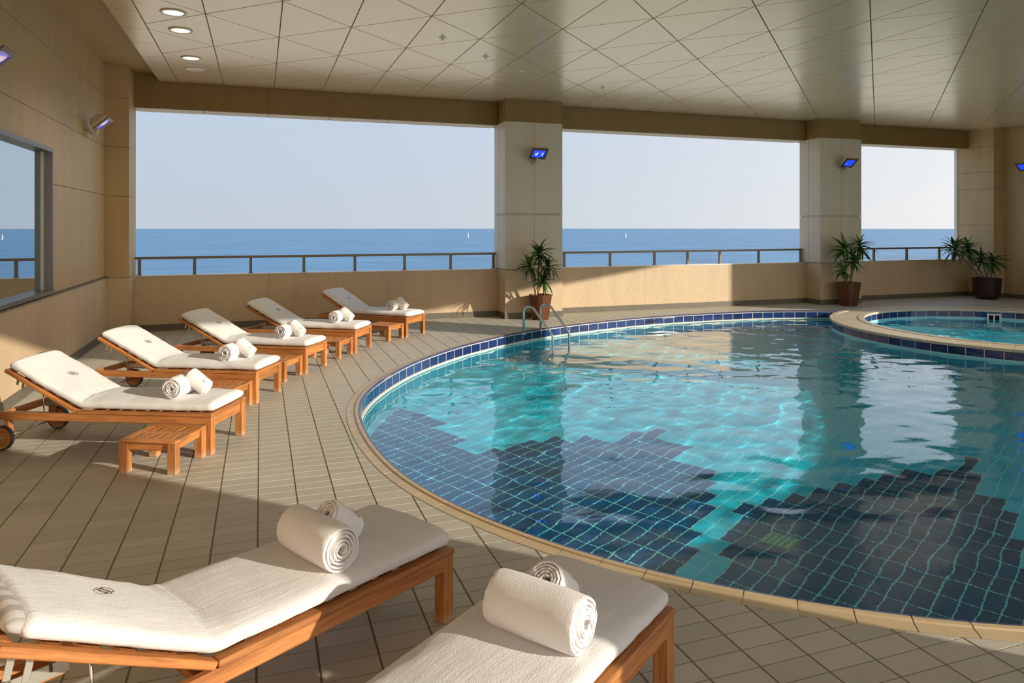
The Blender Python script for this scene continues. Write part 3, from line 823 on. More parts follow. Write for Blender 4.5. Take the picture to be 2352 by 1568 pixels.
for q in tris:
    pp = [PX(x, y, ZCEIL) for x, y in q]
    vis = any(0 < a < 2352 and 0 < b_ < 330 for a, b_ in pp)
    scored.append((area2(pp) if vis else 0, q))
scored.sort(key=lambda r: -r[0])
for n, (a, q) in enumerate(scored):
    vs, fs = prism(q, ZCEIL, ZCEIL + .013)
    if n < 295 and a > 0: obj('panel', vs, fs, 'ceiling_panel', ceiling)
    else: rest.add(vs, fs)
o = rest.build('panel_field', 'ceiling_panel', ceiling); o['kind'] = 'stuff'

for k, (px, py, lab) in enumerate(((398, 28, 'lit round downlight nearest the camera, largest in the ceiling row'), (415, 69, 'lit round downlight second in the ceiling row'),
                                   (439, 133, 'lit round downlight third in the ceiling row'), (447, 158, 'unlit round downlight nearest the sea wall'))):
    x, y = G(px, py, ZCEIL)
    d = tag(empty('downlight', (x, y, ZCEIL - .001)), lab, 'light', 'round downlights along the ceiling edge')
    vs, fs = lathe_geo([(.115, 0), (.145, -.002), (.15, -.008), (.142, -.012), (.118, -.012), (.112, -.004)], 32)
    obj('trim_ring', vs, fs[:-2], 'white_paint', d, None, True)
    lathe('lens', [(.116, -.0005), (.116, -.006)], 'downlight_on' if k < 3 else 'white_paint', d, None, 32)
    if k < 3:
        ld = bpy.data.lights.new('downlight_glow', 'SPOT'); ld.energy = 25; ld.spot_size = 2.2; ld.spot_blend = .6; ld.color = (1, .8, .5); ld.shadow_soft_size = .1
        lo = bpy.data.objects.new('downlight_glow', ld); link(lo, d); lo.location = (0, 0, -.03)
spk = [(1017, 86), (1116, 129), (1199, 163), (1384, 200), (1505, 228), (1670, 240), (1825, 251)]
for k, (px, py) in enumerate(spk):
    x, y = G(px, py, ZCEIL)
    s = tag(empty('sprinkler', (x, y, ZCEIL - .001)), ['small ceiling sprinkler, first of the row counted from the camera', 'small ceiling sprinkler, second of the row counted from the camera', 'small ceiling sprinkler above the first metal column',
            'small ceiling sprinkler, fourth of the row, just right of the first metal column', 'small ceiling sprinkler, fifth of the row, over the middle opening', 'small ceiling sprinkler, sixth of the row, over the middle opening',
            'small ceiling sprinkler, last of the row, by the second metal column'][k], 'sprinkler', 'sprinklers in the ceiling')
    lathe('cover_plate', [(.05, 0), (.05, -.006), (.03, -.014)], 'white_paint', s, None, 16)
    lathe('head', [(.012, -.014), (.012, -.035), (.024, -.038), (.024, -.041)], 'zinc', s, None, 12)

# ------------------------------------------------------------------ sunny side: slanted open front behind and right of the viewer
wfr = struct(empty('wall_front'), 'open front of the hall behind the viewer')
def slab(name, t0, t1, o0, o1, z0, z1, mat):
    p = [wd(t0, o0), wd(t1, o0), wd(t1, o1), wd(t0, o1)]; vs, fs = prism(p, z0, z1); return obj(name, vs, fs, mat, wfr)
slab('lintel', -9.6, 15.2, -.35, 0.0, 3.97, 4.75, 'granite_upper')
slab('pier', -1.95, -0.68, -.38, 0.0, 0, 4.0, 'granite_upper')
slab('pier', 6.98, 8.05, -.38, 0.0, 0, 4.0, 'granite_upper')
slab('end_wall', 13.57, 15.3, -.38, 0.0, 0, 4.0, 'granite_upper')
slab('pier', -9.8, -8.6, -.38, 0.0, 0, 4.0, 'granite_upper')

# unseen sandy shore, added to light the ceiling from below; the parapets hide it
granite('sand', (0.56, 0.47, 0.34), (0.68, 0.58, 0.43), (0.78, 0.68, 0.52), 0.9)
vs, fs = prism([(285 * math.cos(2 * PI * k / 64), 285 * math.sin(2 * PI * k / 64)) for k in range(64)], -20.6, -19.6)
struct(obj('ground_bounce', vs, fs, 'sand'), 'unseen pale sandy shore added below the building to light the ceiling')
# unseen pale terrace, added to bounce sunlight up to the ceiling
plain('bounce_stone', (0.72, 0.64, 0.50), 0.7)
tp = [wd(-11, -1.75), wd(-11, -11.0), wd(18, -11.0), wd(18, -1.75)]
vs, fs = prism(tp, -0.20, -0.005)
terr = struct(obj('floor_bounce_terrace', vs, fs, 'bounce_stone'), 'unseen pale terrace added outside the open front to bounce sunlight')

# ------------------------------------------------------------------ sea
SEA = -20.0; RS = 9700.0
n = 240; vs = [(0, 0, SEA)] + [(RS * math.cos(2 * PI * k / n), RS * math.sin(2 * PI * k / n), SEA) for k in range(n)]
sea = obj('sea', vs, [(0, 1 + k, 1 + (k + 1) % n) for k in range(n)], 'sea'); sea['kind'] = 'stuff'; tag(sea, 'calm blue sea reaching the hazy horizon', 'sea')
for (px, py, lab) in ((1076, 545, 'tiny white sailboat on the sea left of the first metal column'), (1438, 545, 'tiny white sailboat on the sea right of the first metal column')):
    d = ray(px, py); t_ = (SEA - EYE) / d[2]; x, y = d[0] * t_, d[1] * t_
    bt = tag(empty('sailboat', (x, y, SEA), 0.4), lab, 'boat', 'sailboats on the sea')
    s = t_ / 1640 * 1.0
    hull = [(-2.2, 0, .7), (-1.8, -.7, .7), (1.2, -.6, .7), (2.6, 0, .8), (1.2, .6, .7), (-1.8, .7, .7), (-1.8, 0, -.1), (1.6, 0, -.1)]
    obj('hull', hull, [(0, 1, 2, 3, 4, 5)[::-1], (0, 1, 6), (1, 2, 7, 6), (2, 3, 7), (3, 4, 7), (4, 5, 6, 7), (5, 0, 6)], 'sail', bt, Matrix.Scale(1.0, 4))
    tube('mast', [(.4, 0, .7), (.4, 0, 10.5)], .08, 'zinc', bt, 6)
    obj('sail', [(.3, 0, 1.4), (-2.0, .3, 1.5), (.3, 0, 10.2), (.25, .06, 1.4), (-2.0, .36, 1.5), (.25, .06, 10.2)], [(0, 1, 2), (5, 4, 3), (0, 3, 4, 1), (1, 4, 5, 2), (2, 5, 3, 0)], 'sail', bt)

# ------------------------------------------------------------------ sun loungers
TH_S = math.radians(28.0); LL, LW = 1.86, 0.60; HINGE = 1.16; BACK = 0.725
# local axes: x runs from the foot (0) to the head (1.86), y across (0 = camera side .. 0.60), z up
def bx(s): return HINGE + s * math.cos(TH_S)
def bz(s): return 0.315 + s * math.sin(TH_S)
def vnoise(seed):
    r = np.random.RandomState(seed); ks = [(r.normal(0, 1, 2) * s, r.uniform(0, 6.28), a) for s, a in ((5, .5), (9, .3), (16, .2), (28, .12)) for _ in range(4)]
    return lambda u, v_: sum(a * math.sin(k[0] * u + k[1] * v_ + p) for k, p, a in ks) / 1.6
def pad_mesh(seed, w0, w1, th, s_end, key, amp=0.006, foot=0.0):
    if key in CACHE: return CACHE[key]
    nz = vnoise(seed); NS, NT = 96, 36
    tot = HINGE + s_end
    def centre(s):                                    # path of the underside with a soft bend at the hinge
        r = .16; q = r * math.tan(TH_S / 2)
        if s < HINGE - q: return (s, 0.336, 0.0)
        if s < HINGE + q:
            a = (s - (HINGE - q)) / (2 * q) * TH_S; rr = r
            return (HINGE - q + rr * math.sin(a), .336 + rr * (1 - math.cos(a)), a)
        e = s - HINGE - q
        x0 = HINGE - q + r * math.sin(TH_S); z0 = .336 + r * (1 - math.cos(TH_S))
        return (x0 + e * math.cos(TH_S), z0 + e * math.sin(TH_S), TH_S)
    vs = []; fs = []
    for i in range(NS + 1):
        u = i / NS; s = foot + (tot - foot) * (0.5 - 0.5 * math.cos(PI * u)) * .35 + (tot - foot) * u * .65
        cx_, cz_, a = centre(s)
        e0, e1 = (s - foot) / .05, (tot - s) / .03
        k = 1.0
        if e0 < 1: k = math.sqrt(max(0.0, 1 - (1 - e0) ** 2)) * .85 + .15
        if e1 < 1: k = min(k, math.sqrt(max(0.0, 1 - (1 - e1) ** 2)) * .6 + .4)
        hw = (w1 - w0) / 2 * (0.90 + .10 * k); ym = (w0 + w1) / 2; hh = th / 2
        for j in range(NT):
            tt = 2 * PI * j / NT; c_, s_ = math.cos(tt), math.sin(tt)
            y = math.copysign(abs(c_) ** .42, c_) * hw; z = math.copysign(abs(s_) ** .62, s_) * hh * k
            top = max(0, s_)
            crown = .010 * top * (1 - (y / hw) ** 2)
            bend = math.exp(-((s - HINGE) / .09) ** 2)
            wr = amp * nz(s * 1.3, y * 1.6) * (0.35 + .65 * top) + top * bend * .006 * math.sin(s * 95 + 9 * y + nz(s * 3, y) * 4)
            edge = (1 - top) * .0035 * nz(s * 2.2, 4.0 if c_ > 0 else 9.0) * (abs(c_) ** 2)
            z += hh + crown + wr; y += edge * (1 if c_ > 0 else -1)
            vs.append((cx_ - math.sin(a) * z, ym + y, cz_ + math.cos(a) * z))
    for i in range(NS):
        for j in range(NT): fs.append((i * NT + j, i * NT + (j + 1) % NT, (i + 1) * NT + (j + 1) % NT, (i + 1) * NT + j))
    fs = [f[::-1] for f in fs]
    fs.append(tuple(range(NT))); fs.append(tuple(reversed([NS * NT + k for k in range(NT)])))
    me = mesh(vs, fs); me.polygons.foreach_set('use_smooth', [True] * len(me.polygons)); CACHE[key] = me
    return me
def link_path(cx_, cy_, w_, h_, r, n=8):
    pts = []
    for (sx, sy, a0) in ((1, 1, 0), (-1, 1, 90), (-1, -1, 180), (1, -1, 270)):
        for k in range(n): a = math.radians(a0 + 90 * k / (n - 1)); pts.append((cx_ + sx * (w_ / 2 - r) + r * math.cos(a), cy_ + sy * (h_ / 2 - r) + r * math.sin(a)))
    return pts
def logo(parent, mw, size):
    key = ('logo', size)
    if key not in CACHE:
        mb = MB()
        for cx_, cy_ in ((-.17, .13), (.17, -.13)):
            p = link_path(cx_ * size, cy_ * size, .64 * size, .62 * size, .26 * size); nn = len(p); wd_ = .030 * size
            c_ = (cx_ * size, cy_ * size); vs = []
            for (x, y) in p:
                d = math.hypot(x - c_[0], y - c_[1]); ux, uy = (x - c_[0]) / d, (y - c_[1]) / d
                k = wd_ * (1.0 + .5 * abs(ux))
                for e, z in ((-k, 0), (-k * .6, .012 * size), (k * .6, .012 * size), (k, 0)): vs.append((x + ux * e, y + uy * e, z))
            fs = [(i * 4 + j, ((i + 1) % nn) * 4 + j, ((i + 1) % nn) * 4 + j + 1, i * 4 + j + 1) for i in range(nn) for j in range(3)]
            mb.add(vs, fs)
        me = mesh(mb.v, mb.f); me.materials.append(MATS['embroidery']); CACHE[key] = me
    return finish('embroidered_logo', CACHE[key], None, parent, mw)
def wheel(parent, x, y):
    mw = Matrix.Translation((x, y, .102)) @ Matrix.Rotation(PI / 2, 4, 'X')
    if 'wheel' not in CACHE:
        vs, fs = lathe_geo([(.088, -.018), (.09, -.014), (.09, .014), (.088, .018)], 28); CACHE['wheel'] = mesh(vs, fs); CACHE['wheel'].materials.append(MATS['teak'])
        vs, fs = lathe_geo([(.0905, -.016), (.098, -.02), (.1015, -.012), (.1015, .012), (.098, .02), (.0905, .016)], 28); CACHE['tyre'] = mesh(vs, fs[:-2]); CACHE['tyre'].materials.append(MATS['rubber'])
        vs, fs = lathe_geo([(.016, -.026), (.018, -.022), (.018, .022), (.016, .026)], 14); CACHE['hubcap'] = mesh(vs, fs); CACHE['hubcap'].materials.append(MATS['steel'])
    wl_ = finish('wheel', CACHE['wheel'], None, parent, mw)
    finish('tyre', CACHE['tyre'], None, wl_); finish('hub_cap', CACHE['hubcap'], None, wl_)
def lounger(foot, th, label, seed):
    """foot: the camera-side corner at the foot end; th: slant of the lounger in degrees"""
    t_ = math.radians(th)
    r = tag(empty('sun_lounger', (foot[0], foot[1], 0), PI - t_), label, 'lounger', 'teak sun loungers by the pool')
    # local x = (-cos t, sin t); local y of a plain rotation would point away from the far side, so mirror it
    def Pn(x, y, z): return (x, -y, z)
    for y in (.016, LW - .016):
        plank('side_rail', r, Pn(.06, y, .276), Pn(LL, y, .276), .032, .062)
        plank('seat_rail', r, Pn(0, y + (.006 if y < .3 else -.006), .3215), Pn(HINGE - .004, y + (.006 if y < .3 else -.006), .3215), .055, .027)
    for y in (.0325, LW - .0325):
        plank('leg', r, Pn(.0345, y, 0.0), Pn(.0345, y, .307), .065, .065, 'teak', (0, 1, 0))
        plank('leg', r, Pn(1.80, y + (.018 if y < .3 else -.018), .085), Pn(1.80, y + (.018 if y < .3 else -.018), .305), .035, .06, 'teak', (0, 1, 0))
    plank('end_rail', r, Pn(.034, .066, .262), Pn(.034, LW - .066, .262), .032, .085)
    plank('seat_rail', r, Pn(.029, .04, .3213), Pn(.029, LW - .04, .3213), .055, .0266)
    plank('head_rail', r, Pn(LL - .018, .033, .276), Pn(LL - .018, LW - .033, .276), .03, .06)
    plank('cross_bar', r, Pn(HINGE + .03, .033, .262), Pn(HINGE + .03, LW - .033, .262), .045, .03)
    for k in range(9):
        x = .105 + k * .118; plank('seat_slat', r, Pn(x, .045, .3115), Pn(x, LW - .045, .3115), .07, .016)
    for y in (-.024, LW + .024): wheel(r, 1.80, -y)
    tube('axle', [Pn(1.80, -.03, .102), Pn(1.80, LW + .03, .102)], .007, 'steel', r, 8)
    # reclined backrest
    ca2, sa2 = math.cos(TH_S), math.sin(TH_S); nrm = (-sa2, 0, ca2)
    bk = None
    for y in (.024, LW - .024):
        q = plank('backrest_stile', r, Pn(bx(.0), y, bz(0.003)), Pn(bx(BACK), y, bz(BACK)), .048, .03, 'teak', nrm)
        bk = q
    tr2 = plank('backrest_top_rail', r, Pn(bx(BACK - .026), .049, bz(BACK - .026)), Pn(bx(BACK - .026), LW - .049, bz(BACK - .026)), .048, .029, 'teak', nrm)
    for k in range(5):
        s = .06 + k * .122; plank('backrest_slat', r, Pn(bx(s), .049, bz(s)), Pn(bx(s), LW - .049, bz(s)), .065, .016, 'teak', nrm)
    # ratchet that props the backrest
    for y in (.10, LW - .10):
        plank('ratchet_plate', r, Pn(1.46, y, .270), Pn(1.84, y, .270), .004, .05, 'zinc')
        plank('ratchet_board', r, Pn(1.46, y + .012, .262), Pn(1.84, y + .012, .262), .016, .055)
        tube('prop_rod', [Pn(bx(.42), y - .006, bz(.42) - .02), Pn(1.52, y - .006, .27)], .005, 'steel', r, 8)
        for dx in (.60, .655): plank('strap', r, Pn(bx(dx), y - .012, bz(dx) - .014), Pn(bx(dx) + .02, y - .012, bz(dx) - .105), .004, .022, 'zinc', (1, 0, 0))
    # cushion in its white towelling cover
    mw = Matrix.Scale(-1, 4, (0, 1, 0))
    def flip(me, key):
        if key in CACHE: return CACHE[key]
        m2 = me.copy(); m2.transform(mw); m2.flip_normals(); CACHE[key] = m2; return m2
    pm = flip(pad_mesh(3, .035, LW - .035, .062, .705, 'pad', .002, .05), 'padf')
    if not pm.materials: pm.materials.append(MATS['striped_ticking'])
    finish('cushion', pm, None, r, Matrix.Translation((0, 0, .006)))
    cm = flip(pad_mesh(seed, .012, LW - .012, .082, .668 if seed == 3 else .712, ('cov', seed), .0065), ('covf', seed))
    if not cm.materials: cm.materials.append(MATS['terry'])
    cov = finish('towelling_cover', cm, None, r)
    # logo lies on the slope of the cover
    s = .335; hgt = .082 + .0165
    p = Vector(Pn(bx(s) - sa2 * hgt + .0, LW / 2, .336 + s * sa2 + ca2 * hgt))
    X = Vector((ca2, 0, sa2)); Z = Vector((-sa2, 0, ca2)); Y = Z.cross(X)
    R_ = Matrix(((Y.x, -X.x, Z.x, 0), (Y.y, -X.y, Z.y, 0), (Y.z, -X.z, Z.z, 0), (0, 0, 0, 1)))
    logo(cov, Matrix.Translation(p) @ R_, .066)
    return r
def roll_mesh(seed, R, L, turns):
    key = ('roll', seed, R, L)
    if key in CACHE: return CACHE[key]
    nz = vnoise(seed + 50); n = int(turns * 26); pit = (R - .012) / turns; th_ = pit * .955
    st = [-.5, -.495, -.48, -.45, -.25, 0, .25, .45, .48, .495, .5]
    vs = []; fs = []; m_ = len(st)
    for i in range(n + 1):
        a = 2 * PI * i / 26 + 1.0; r = .012 + pit * (i / 26); fx = i / n
        for side in (0, 1):
            for k, q in enumerate(st):
                rr = r + (th_ if side else 0)
                soft = (1 - (abs(q) / .5) ** 14) if side else 1
                rr = rr - (0 if side == 0 else (.006 * (1 - soft)))
                rr += .0022 * nz(a * .6 + 3 * side, q * 3) * (fx)
                rag = .006 * nz(a * .55, 2 + side * .4) + (.012 * (1 - fx) if True else 0) * 0
                x = q * L + math.copysign(1, q) * rag * (abs(q) > .44) + math.copysign(1, q) * .010 * (1 - fx) * (abs(q) > .44)
                vs.append((x, rr * math.cos(a), rr * math.sin(a)))
    def vi(i, s, k): return (i * 2 + s) * m_ + k
    for i in range(n):
        for k in range(m_ - 1):
            fs.append((vi(i, 1, k), vi(i + 1, 1, k), vi(i + 1, 1, k + 1), vi(i, 1, k + 1)))
            fs.append((vi(i, 0, k + 1), vi(i + 1, 0, k + 1), vi(i + 1, 0, k), vi(i, 0, k)))
        fs.append((vi(i, 0, 0), vi(i + 1, 0, 0), vi(i + 1, 1, 0), vi(i, 1, 0)))
        fs.append((vi(i, 1, m_ - 1), vi(i + 1, 1, m_ - 1), vi(i + 1, 0, m_ - 1), vi(i, 0, m_ - 1)))
    for i in (0, n):
        for k in range(m_ - 1): f = (vi(i, 0, k), vi(i, 1, k), vi(i, 1, k + 1), vi(i, 0, k + 1)); fs.append(f if i == 0 else f[::-1])
    me = mesh(vs, fs); me.materials.append(MATS['terry_towel']); me.polygons.foreach_set('use_smooth', [True] * len(me.polygons))
    CACHE[key] = me; return me
def towels(lg, s, yc, lab_big, lab_small, seed, R=.082, L=.34, r=.062, l=.20):
    ztop = .336 + .082 + .012
    M = Matrix.Translation(lg.location) @ Matrix.Rotation(lg.rotation_euler.z, 4, 'Z')
    mw = M @ Matrix.Translation((s, -yc, ztop + R - .006)) @ Matrix.Rotation(PI / 2 + random.uniform(-.05, .05), 4, 'Z') @ Matrix.Rotation(random.uniform(0, 6), 4, 'X')
    tag(finish('rolled_towel', roll_mesh(seed, R, L, 5.2), None, None, mw), lab_big, 'towel', 'rolled towels on the loungers')
    # the small roll leans on the foot side of the large one, its upper end towards the head
    tilt = math.radians(38); cx_ = s - R - .045; cz_ = ztop + .5 * l * math.sin(tilt) + r * math.cos(tilt) - .008
    yaw = random.uniform(-.12, .12)
    ms_ = M @ Matrix.Translation((cx_, -(yc + .02), cz_)) @ Matrix.Rotation(yaw, 4, 'Z') @ Matrix.Rotation(-tilt, 4, 'Y')
    sm = tag(finish('rolled_towel', roll_mesh(seed + 7, r, l, 4.4), None, None, ms_), lab_small, 'towel', 'rolled face towels leaning on the large rolls')
    # its emblem, on the upper outside
    X = Vector((1, 0, 0)); ang_ = math.radians(60)
    Z = Vector((0, -math.cos(ang_), math.sin(ang_))) if True else None
    for zsgn in (1,):
        Zv = Vector((0, .35, .94)).normalized(); Yv = Zv.cross(Vector((1, 0, 0)))
        R_ = Matrix(((0, 1, Zv.x, 0), (Yv.y, 0, Zv.y, 0), (Yv.z, 0, Zv.z, 0), (0, 0, 0, 1)))
        logo(sm, Matrix.Translation(Zv * (r + .004) + Vector((-.045, 0, 0))) @ R_, .05)
def side_table(lg, label):
    M = Matrix.Translation(lg.location) @ Matrix.Rotation(lg.rotation_euler.z, 4, 'Z')
    o = M @ Vector((.035, .015, 0))
    t_ = tag(empty('side_table', o, lg.rotation_euler.z), label, 'table', 'low teak side tables')
    S = .45; Z = .25
    # local: x towards the head, +y towards the camera
    for x in (.034, S - .034):
        for y in (.034, S - .034): plank('leg', t_, (x, y, 0), (x, y, Z - .022), .066, .066, 'teak', (0, 1, 0))
    for y in (.034, S - .034): plank('apron', t_, (.067, y, Z - .052), (S - .067, y, Z - .052), .028, .055)
    for x in (.034, S - .034): plank('apron', t_, (x, .067, Z - .052), (x, S - .067, Z - .052), .028, .055)
    zc = Z - .0105
    for y, wv in ((.03, .06), (S / 2, .05), (S - .03, .06)): plank('top_plank', t_, (0, y, zc), (S, y, zc), wv, .021)
    ns = 7; inner = S - .0
    for row, (y0, y1) in enumerate(((.061, S / 2 - .026), (S / 2 + .026, S - .061))):
        wv = (S - .017 * (ns - 1)) / ns
        for k in range(ns):
            x = wv / 2 + k * (wv + .017); plank('slat', t_, (x, y0, zc), (x, y1, zc), wv, .0205, 'teak', (0, 0, 1), .002)
    return t_

LOUNGERS = [((-0.372, 6.262), 24.5, 'nearest', 1), ((-0.035, 7.93), 26.0, 'second', 2), ((0.54, 9.30), 30.5, 'middle', 1), ((1.315, 10.60), 31.0, 'fourth', 2), ((2.30, 11.83), 44.0, 'farthest', 1)]
desc = {'nearest': 'at the near end of the row', 'second': 'second in the row', 'middle': 'in the middle of the row',
        'fourth': 'fourth in the row', 'farthest': 'at the far end of the row'}
for (ft, th, nm, sd_) in LOUNGERS:
    lg = lounger(ft, th, 'teak sun lounger with white cover ' + desc[nm], sd_)
    towels(lg, .40, .27, 'large rolled white towel on the lounger ' + desc[nm].split(',')[0], 'small rolled towel leaning on the large roll, lounger ' + desc[nm].split(',')[0], 11 if nm in ('nearest', 'middle') else 12)
    side_table(lg, 'low slatted teak table beside the lounger ' + desc[nm].split(',')[0])
n1 = G(1043, 1258, .335); n2 = G(1550, 1395, .335)
lg = lounger(n1, -30.0, 'teak sun lounger in the foreground, its raised back cut off by the left edge', 3)
towels(lg, .585, .25, 'large rolled white towel on the left foreground lounger', 'small rolled towel leaning on the large roll, left foreground lounger', 21, .088, .37, .062, .19)
lg = lounger(n2, -35.0, 'teak sun lounger at the bottom centre beside the pool, only its foot half in view', 4)
towels(lg, .60, .25, 'large rolled white towel on the bottom-centre lounger', 'small rolled towel leaning on the large roll, bottom-centre lounger', 22, .088, .36, .062, .19)

# ------------------------------------------------------------------ pool ladder
ld = tag(empty('pool_ladder', (4.5, 11.6, 0)), 'stainless steel pool ladder with two arched handrails', 'ladder')
b1, b2 = Vector((*G(1203, 767), 0)), Vector((*G(1242, 759), 0)); w1, w2 = Vector((*G(1262, 800, WZ), WZ)), Vector((*G(1306, 783, WZ), WZ))
dirv = ((w1 - b1) + (w2 - b2)); dirv.z = 0; reach = 0.5 * ((w1 - b1).to_2d().length + (w2 - b2).to_2d().length); dirv.normalize()
for b_ in (b1, b2):
    path = [b_.copy(), b_ + Vector((0, 0, .34))]
    for k in range(1, 9):
        a = PI * .78 * k / 8; path.append(b_ + dirv * (.105 * (1 - math.cos(a))) + Vector((0, 0, .36 + .115 * math.sin(a))))
    e = b_ + dirv * reach
    path += [e + dirv * -.05 + Vector((0, 0, .06)), e + dirv * -.008 + Vector((0, 0, .0)), e + Vector((0, 0, -.06)), e + Vector((0, 0, -1.0))]
    path = [p - ld.location for p in path]
    tube('handrail', path, .021, 'steel', ld, 12)
    lathe('floor_flange', [(.048, .001), (.048, .008), (.03, .016)], 'steel', ld, Matrix.Translation(b_ - ld.location), 20)
e1, e2 = b1 + dirv * reach - ld.location, b2 + dirv * reach - ld.location
for z in (-.32, -.6, -.88):
    plank('tread', ld, e1 + Vector((0, 0, z)), e2 + Vector((0, 0, z)), .08, .03, 'steel')

# ------------------------------------------------------------------ potted plants
def leaf_mesh(v_):
    key = ('leaf', v_)
    if key in CACHE: return CACHE[key]
    n = 7; vs = []; fs = []
    for i in range(n + 1):
        u = i / n; x = u * (1 - .18 * u * v_); z = -(.36 + .42 * v_) * u * u + .05 * u
        hw = .098 * (math.sin(PI * min(1, u * .92 + .08)) ** .7) * (1 - .55 * u) + .004
        vs += [(x, -hw, z + hw * .35), (x, 0, z), (x, hw, z + hw * .35)]
    for i in range(n):
        for k in (0, 1): fs.append((i * 3 + k, (i + 1) * 3 + k, (i + 1) * 3 + k + 1, i * 3 + k + 1))
    me = mesh(vs, fs); me.materials.append(MATS['leaf']); me.polygons.foreach_set('use_smooth', [True] * len(me.polygons)); CACHE[key] = me
    return me
def pot_square(parent, wt, wb, h, mat, rot, strip=True):
    def ringp(wd_, z):
        c = wd_ * .62; pts = []
        for k in range(8):                            # square with cut corners
            a = math.radians(45 * k + 22.5); pts.append((wd_ / 2 / math.cos(math.radians(22.5)) * math.cos(a), wd_ / 2 / math.cos(math.radians(22.5)) * math.sin(a)))
        sq = [(wd_ / 2, c / 2), (c / 2, wd_ / 2), (-c / 2, wd_ / 2), (-wd_ / 2, c / 2), (-wd_ / 2, -c / 2), (-c / 2, -wd_ / 2), (c / 2, -wd_ / 2), (wd_ / 2, -c / 2)]
        return [(x, y, z) for x, y in sq]
    rings = [ringp(wb, 0.001), ringp(wt, h), ringp(wt - .035, h), ringp(wt - .06, h - .05)]
    vs = [p for r in rings for p in r]; fs = [tuple(reversed(range(8)))]
    for i in range(3):
        for k in range(8): fs.append((i * 8 + k, i * 8 + (k + 1) % 8, (i + 1) * 8 + (k + 1) % 8, (i + 1) * 8 + k))
    rm = Matrix.Rotation(rot, 4, 'Z')
    p = obj('pot', vs, fs, mat, parent, rm)
    obj('soil', ringp(wt - .055, h - .03), [tuple(range(8))], 'soil', parent, rm)
    if strip:
        # bound seam of little bars down one cut corner
        for sx, sy in ((-1, -1), (1, -1)):
            n = 13
            for k in range(n):
                u = (k + .5) / n; wd_ = wb + (wt - wb) * u
                cx_ = sx * wd_ * (.5 + .31) / 2; cy_ = sy * wd_ * (.5 + .31) / 2
                L = wd_ * .19 * 1.3
                d = Vector((-sx * -sy * 1.0, 1.0 if sx == sy else 1.0, 0))
                tv = Vector((1, -1, 0)).normalized() if sx == sy else Vector((1, 1, 0)).normalized()
                c0 = Vector((cx_, cy_, u * h))
                plank('seam_bar', p, c0 - tv * L * .32, c0 + tv * L * .32, .012, h / n * .62, mat)
    return p
def plant(loc, label, crowns, pot_fn, z_soil, yref, seed, roots, dense=38):
    r_ = random.Random(seed)
    t_ = tag(empty('potted_plant', (loc[0], loc[1], 0)), label, 'plant', 'potted dracaenas along the sea wall')
    pot_fn(t_)
    for ci, (px, py, dy, size) in enumerate(crowns):
        x, z = atY(px, py, yref + dy); top = Vector((x - loc[0], yref + dy - loc[1], z))
        bs = Vector((roots[ci][0], roots[ci][1], z_soil))
        mid = (bs + top) / 2 + Vector((r_.uniform(-.03, .03), 0, .02))
        path = []
        for k in range(9):
            u = k / 8; path.append(bs * (1 - u) ** 2 + mid * 2 * u * (1 - u) + top * u * u)
        cn = tube('cane', path, [.016 - .005 * k / 8 for k in range(9)], 'cane', t_, 7)
        for k in range(dense):
            az = k * 2.39996 + r_.uniform(-.3, .3); el = math.radians(72 - 100 * (k / dense) + r_.uniform(-12, 12))
            L = size * r_.uniform(.8, 1.25) * (0.8 if k < 3 else 1)
            pos = top + Vector((0, 0, .05 - .16 * size * 2.2 * k / dense))
            mw = Matrix.Translation(pos) @ Matrix.Rotation(az, 4, 'Z') @ Matrix.Rotation(-el, 4, 'Y') @ Matrix.Rotation(r_.uniform(-.5, .5), 4, 'X') @ Matrix.Diagonal((L, L * 1.0, L, 1))
            finish('leaf', leaf_mesh(k % 3 / 2.0), None, cn, mw)
    return t_
P1 = (5.28, 13.27); P2 = (13.06, 13.22); P3 = (17.62, 13.26)
plant(P1, 'dracaena in a tapered bronze pot before the first metal column', [(1239, 582, -.28, .34), (1217, 612, -.25, .30), (1258, 612, -.35, .31), (1247, 646, -.4, .27)],
      lambda t_: pot_square(t_, .40, .27, .50, 'bronze', math.radians(22)), .46, 13.36, 1, [(-.04, .02), (-.10, .0), (.05, -.02), (.07, -.03)], 38)
plant(P2, 'bushy dracaena in a tapered bronze pot before the second metal column', [(1938, 572, -.25, .36), (1974, 566, -.3, .36), (1958, 598, -.35, .32), (1934, 622, -.4, .29)],
      lambda t_: pot_square(t_, .46, .32, .55, 'bronze', math.radians(14)), .51, 13.34, 2, [(-.05, .02), (.05, .0), (.02, -.02), (-.07, -.03)], 38)
def round_pot(t_):
    lathe('pot', [(.23, .001), (.30, .10), (.335, .52), (.345, .54), (.315, .54), (.30, .47)], 'bronze_dark', t_, None, 28, False)
    vs, fs = lathe_geo([(.30, .49), (.30, .50)], 24); obj('soil', vs, fs, 'soil', t_)
plant(P3, 'leaning dracaena in a dark round pot in the far right corner', [(2192, 572, -.2, .42), (2223, 570, -.15, .36), (2254, 596, -.3, .36), (2282, 602, -.25, .36)],
      round_pot, .50, 13.34, 3, [(-.16, 0), (-.06, .02), (.04, 0), (.10, -.02)], 38)

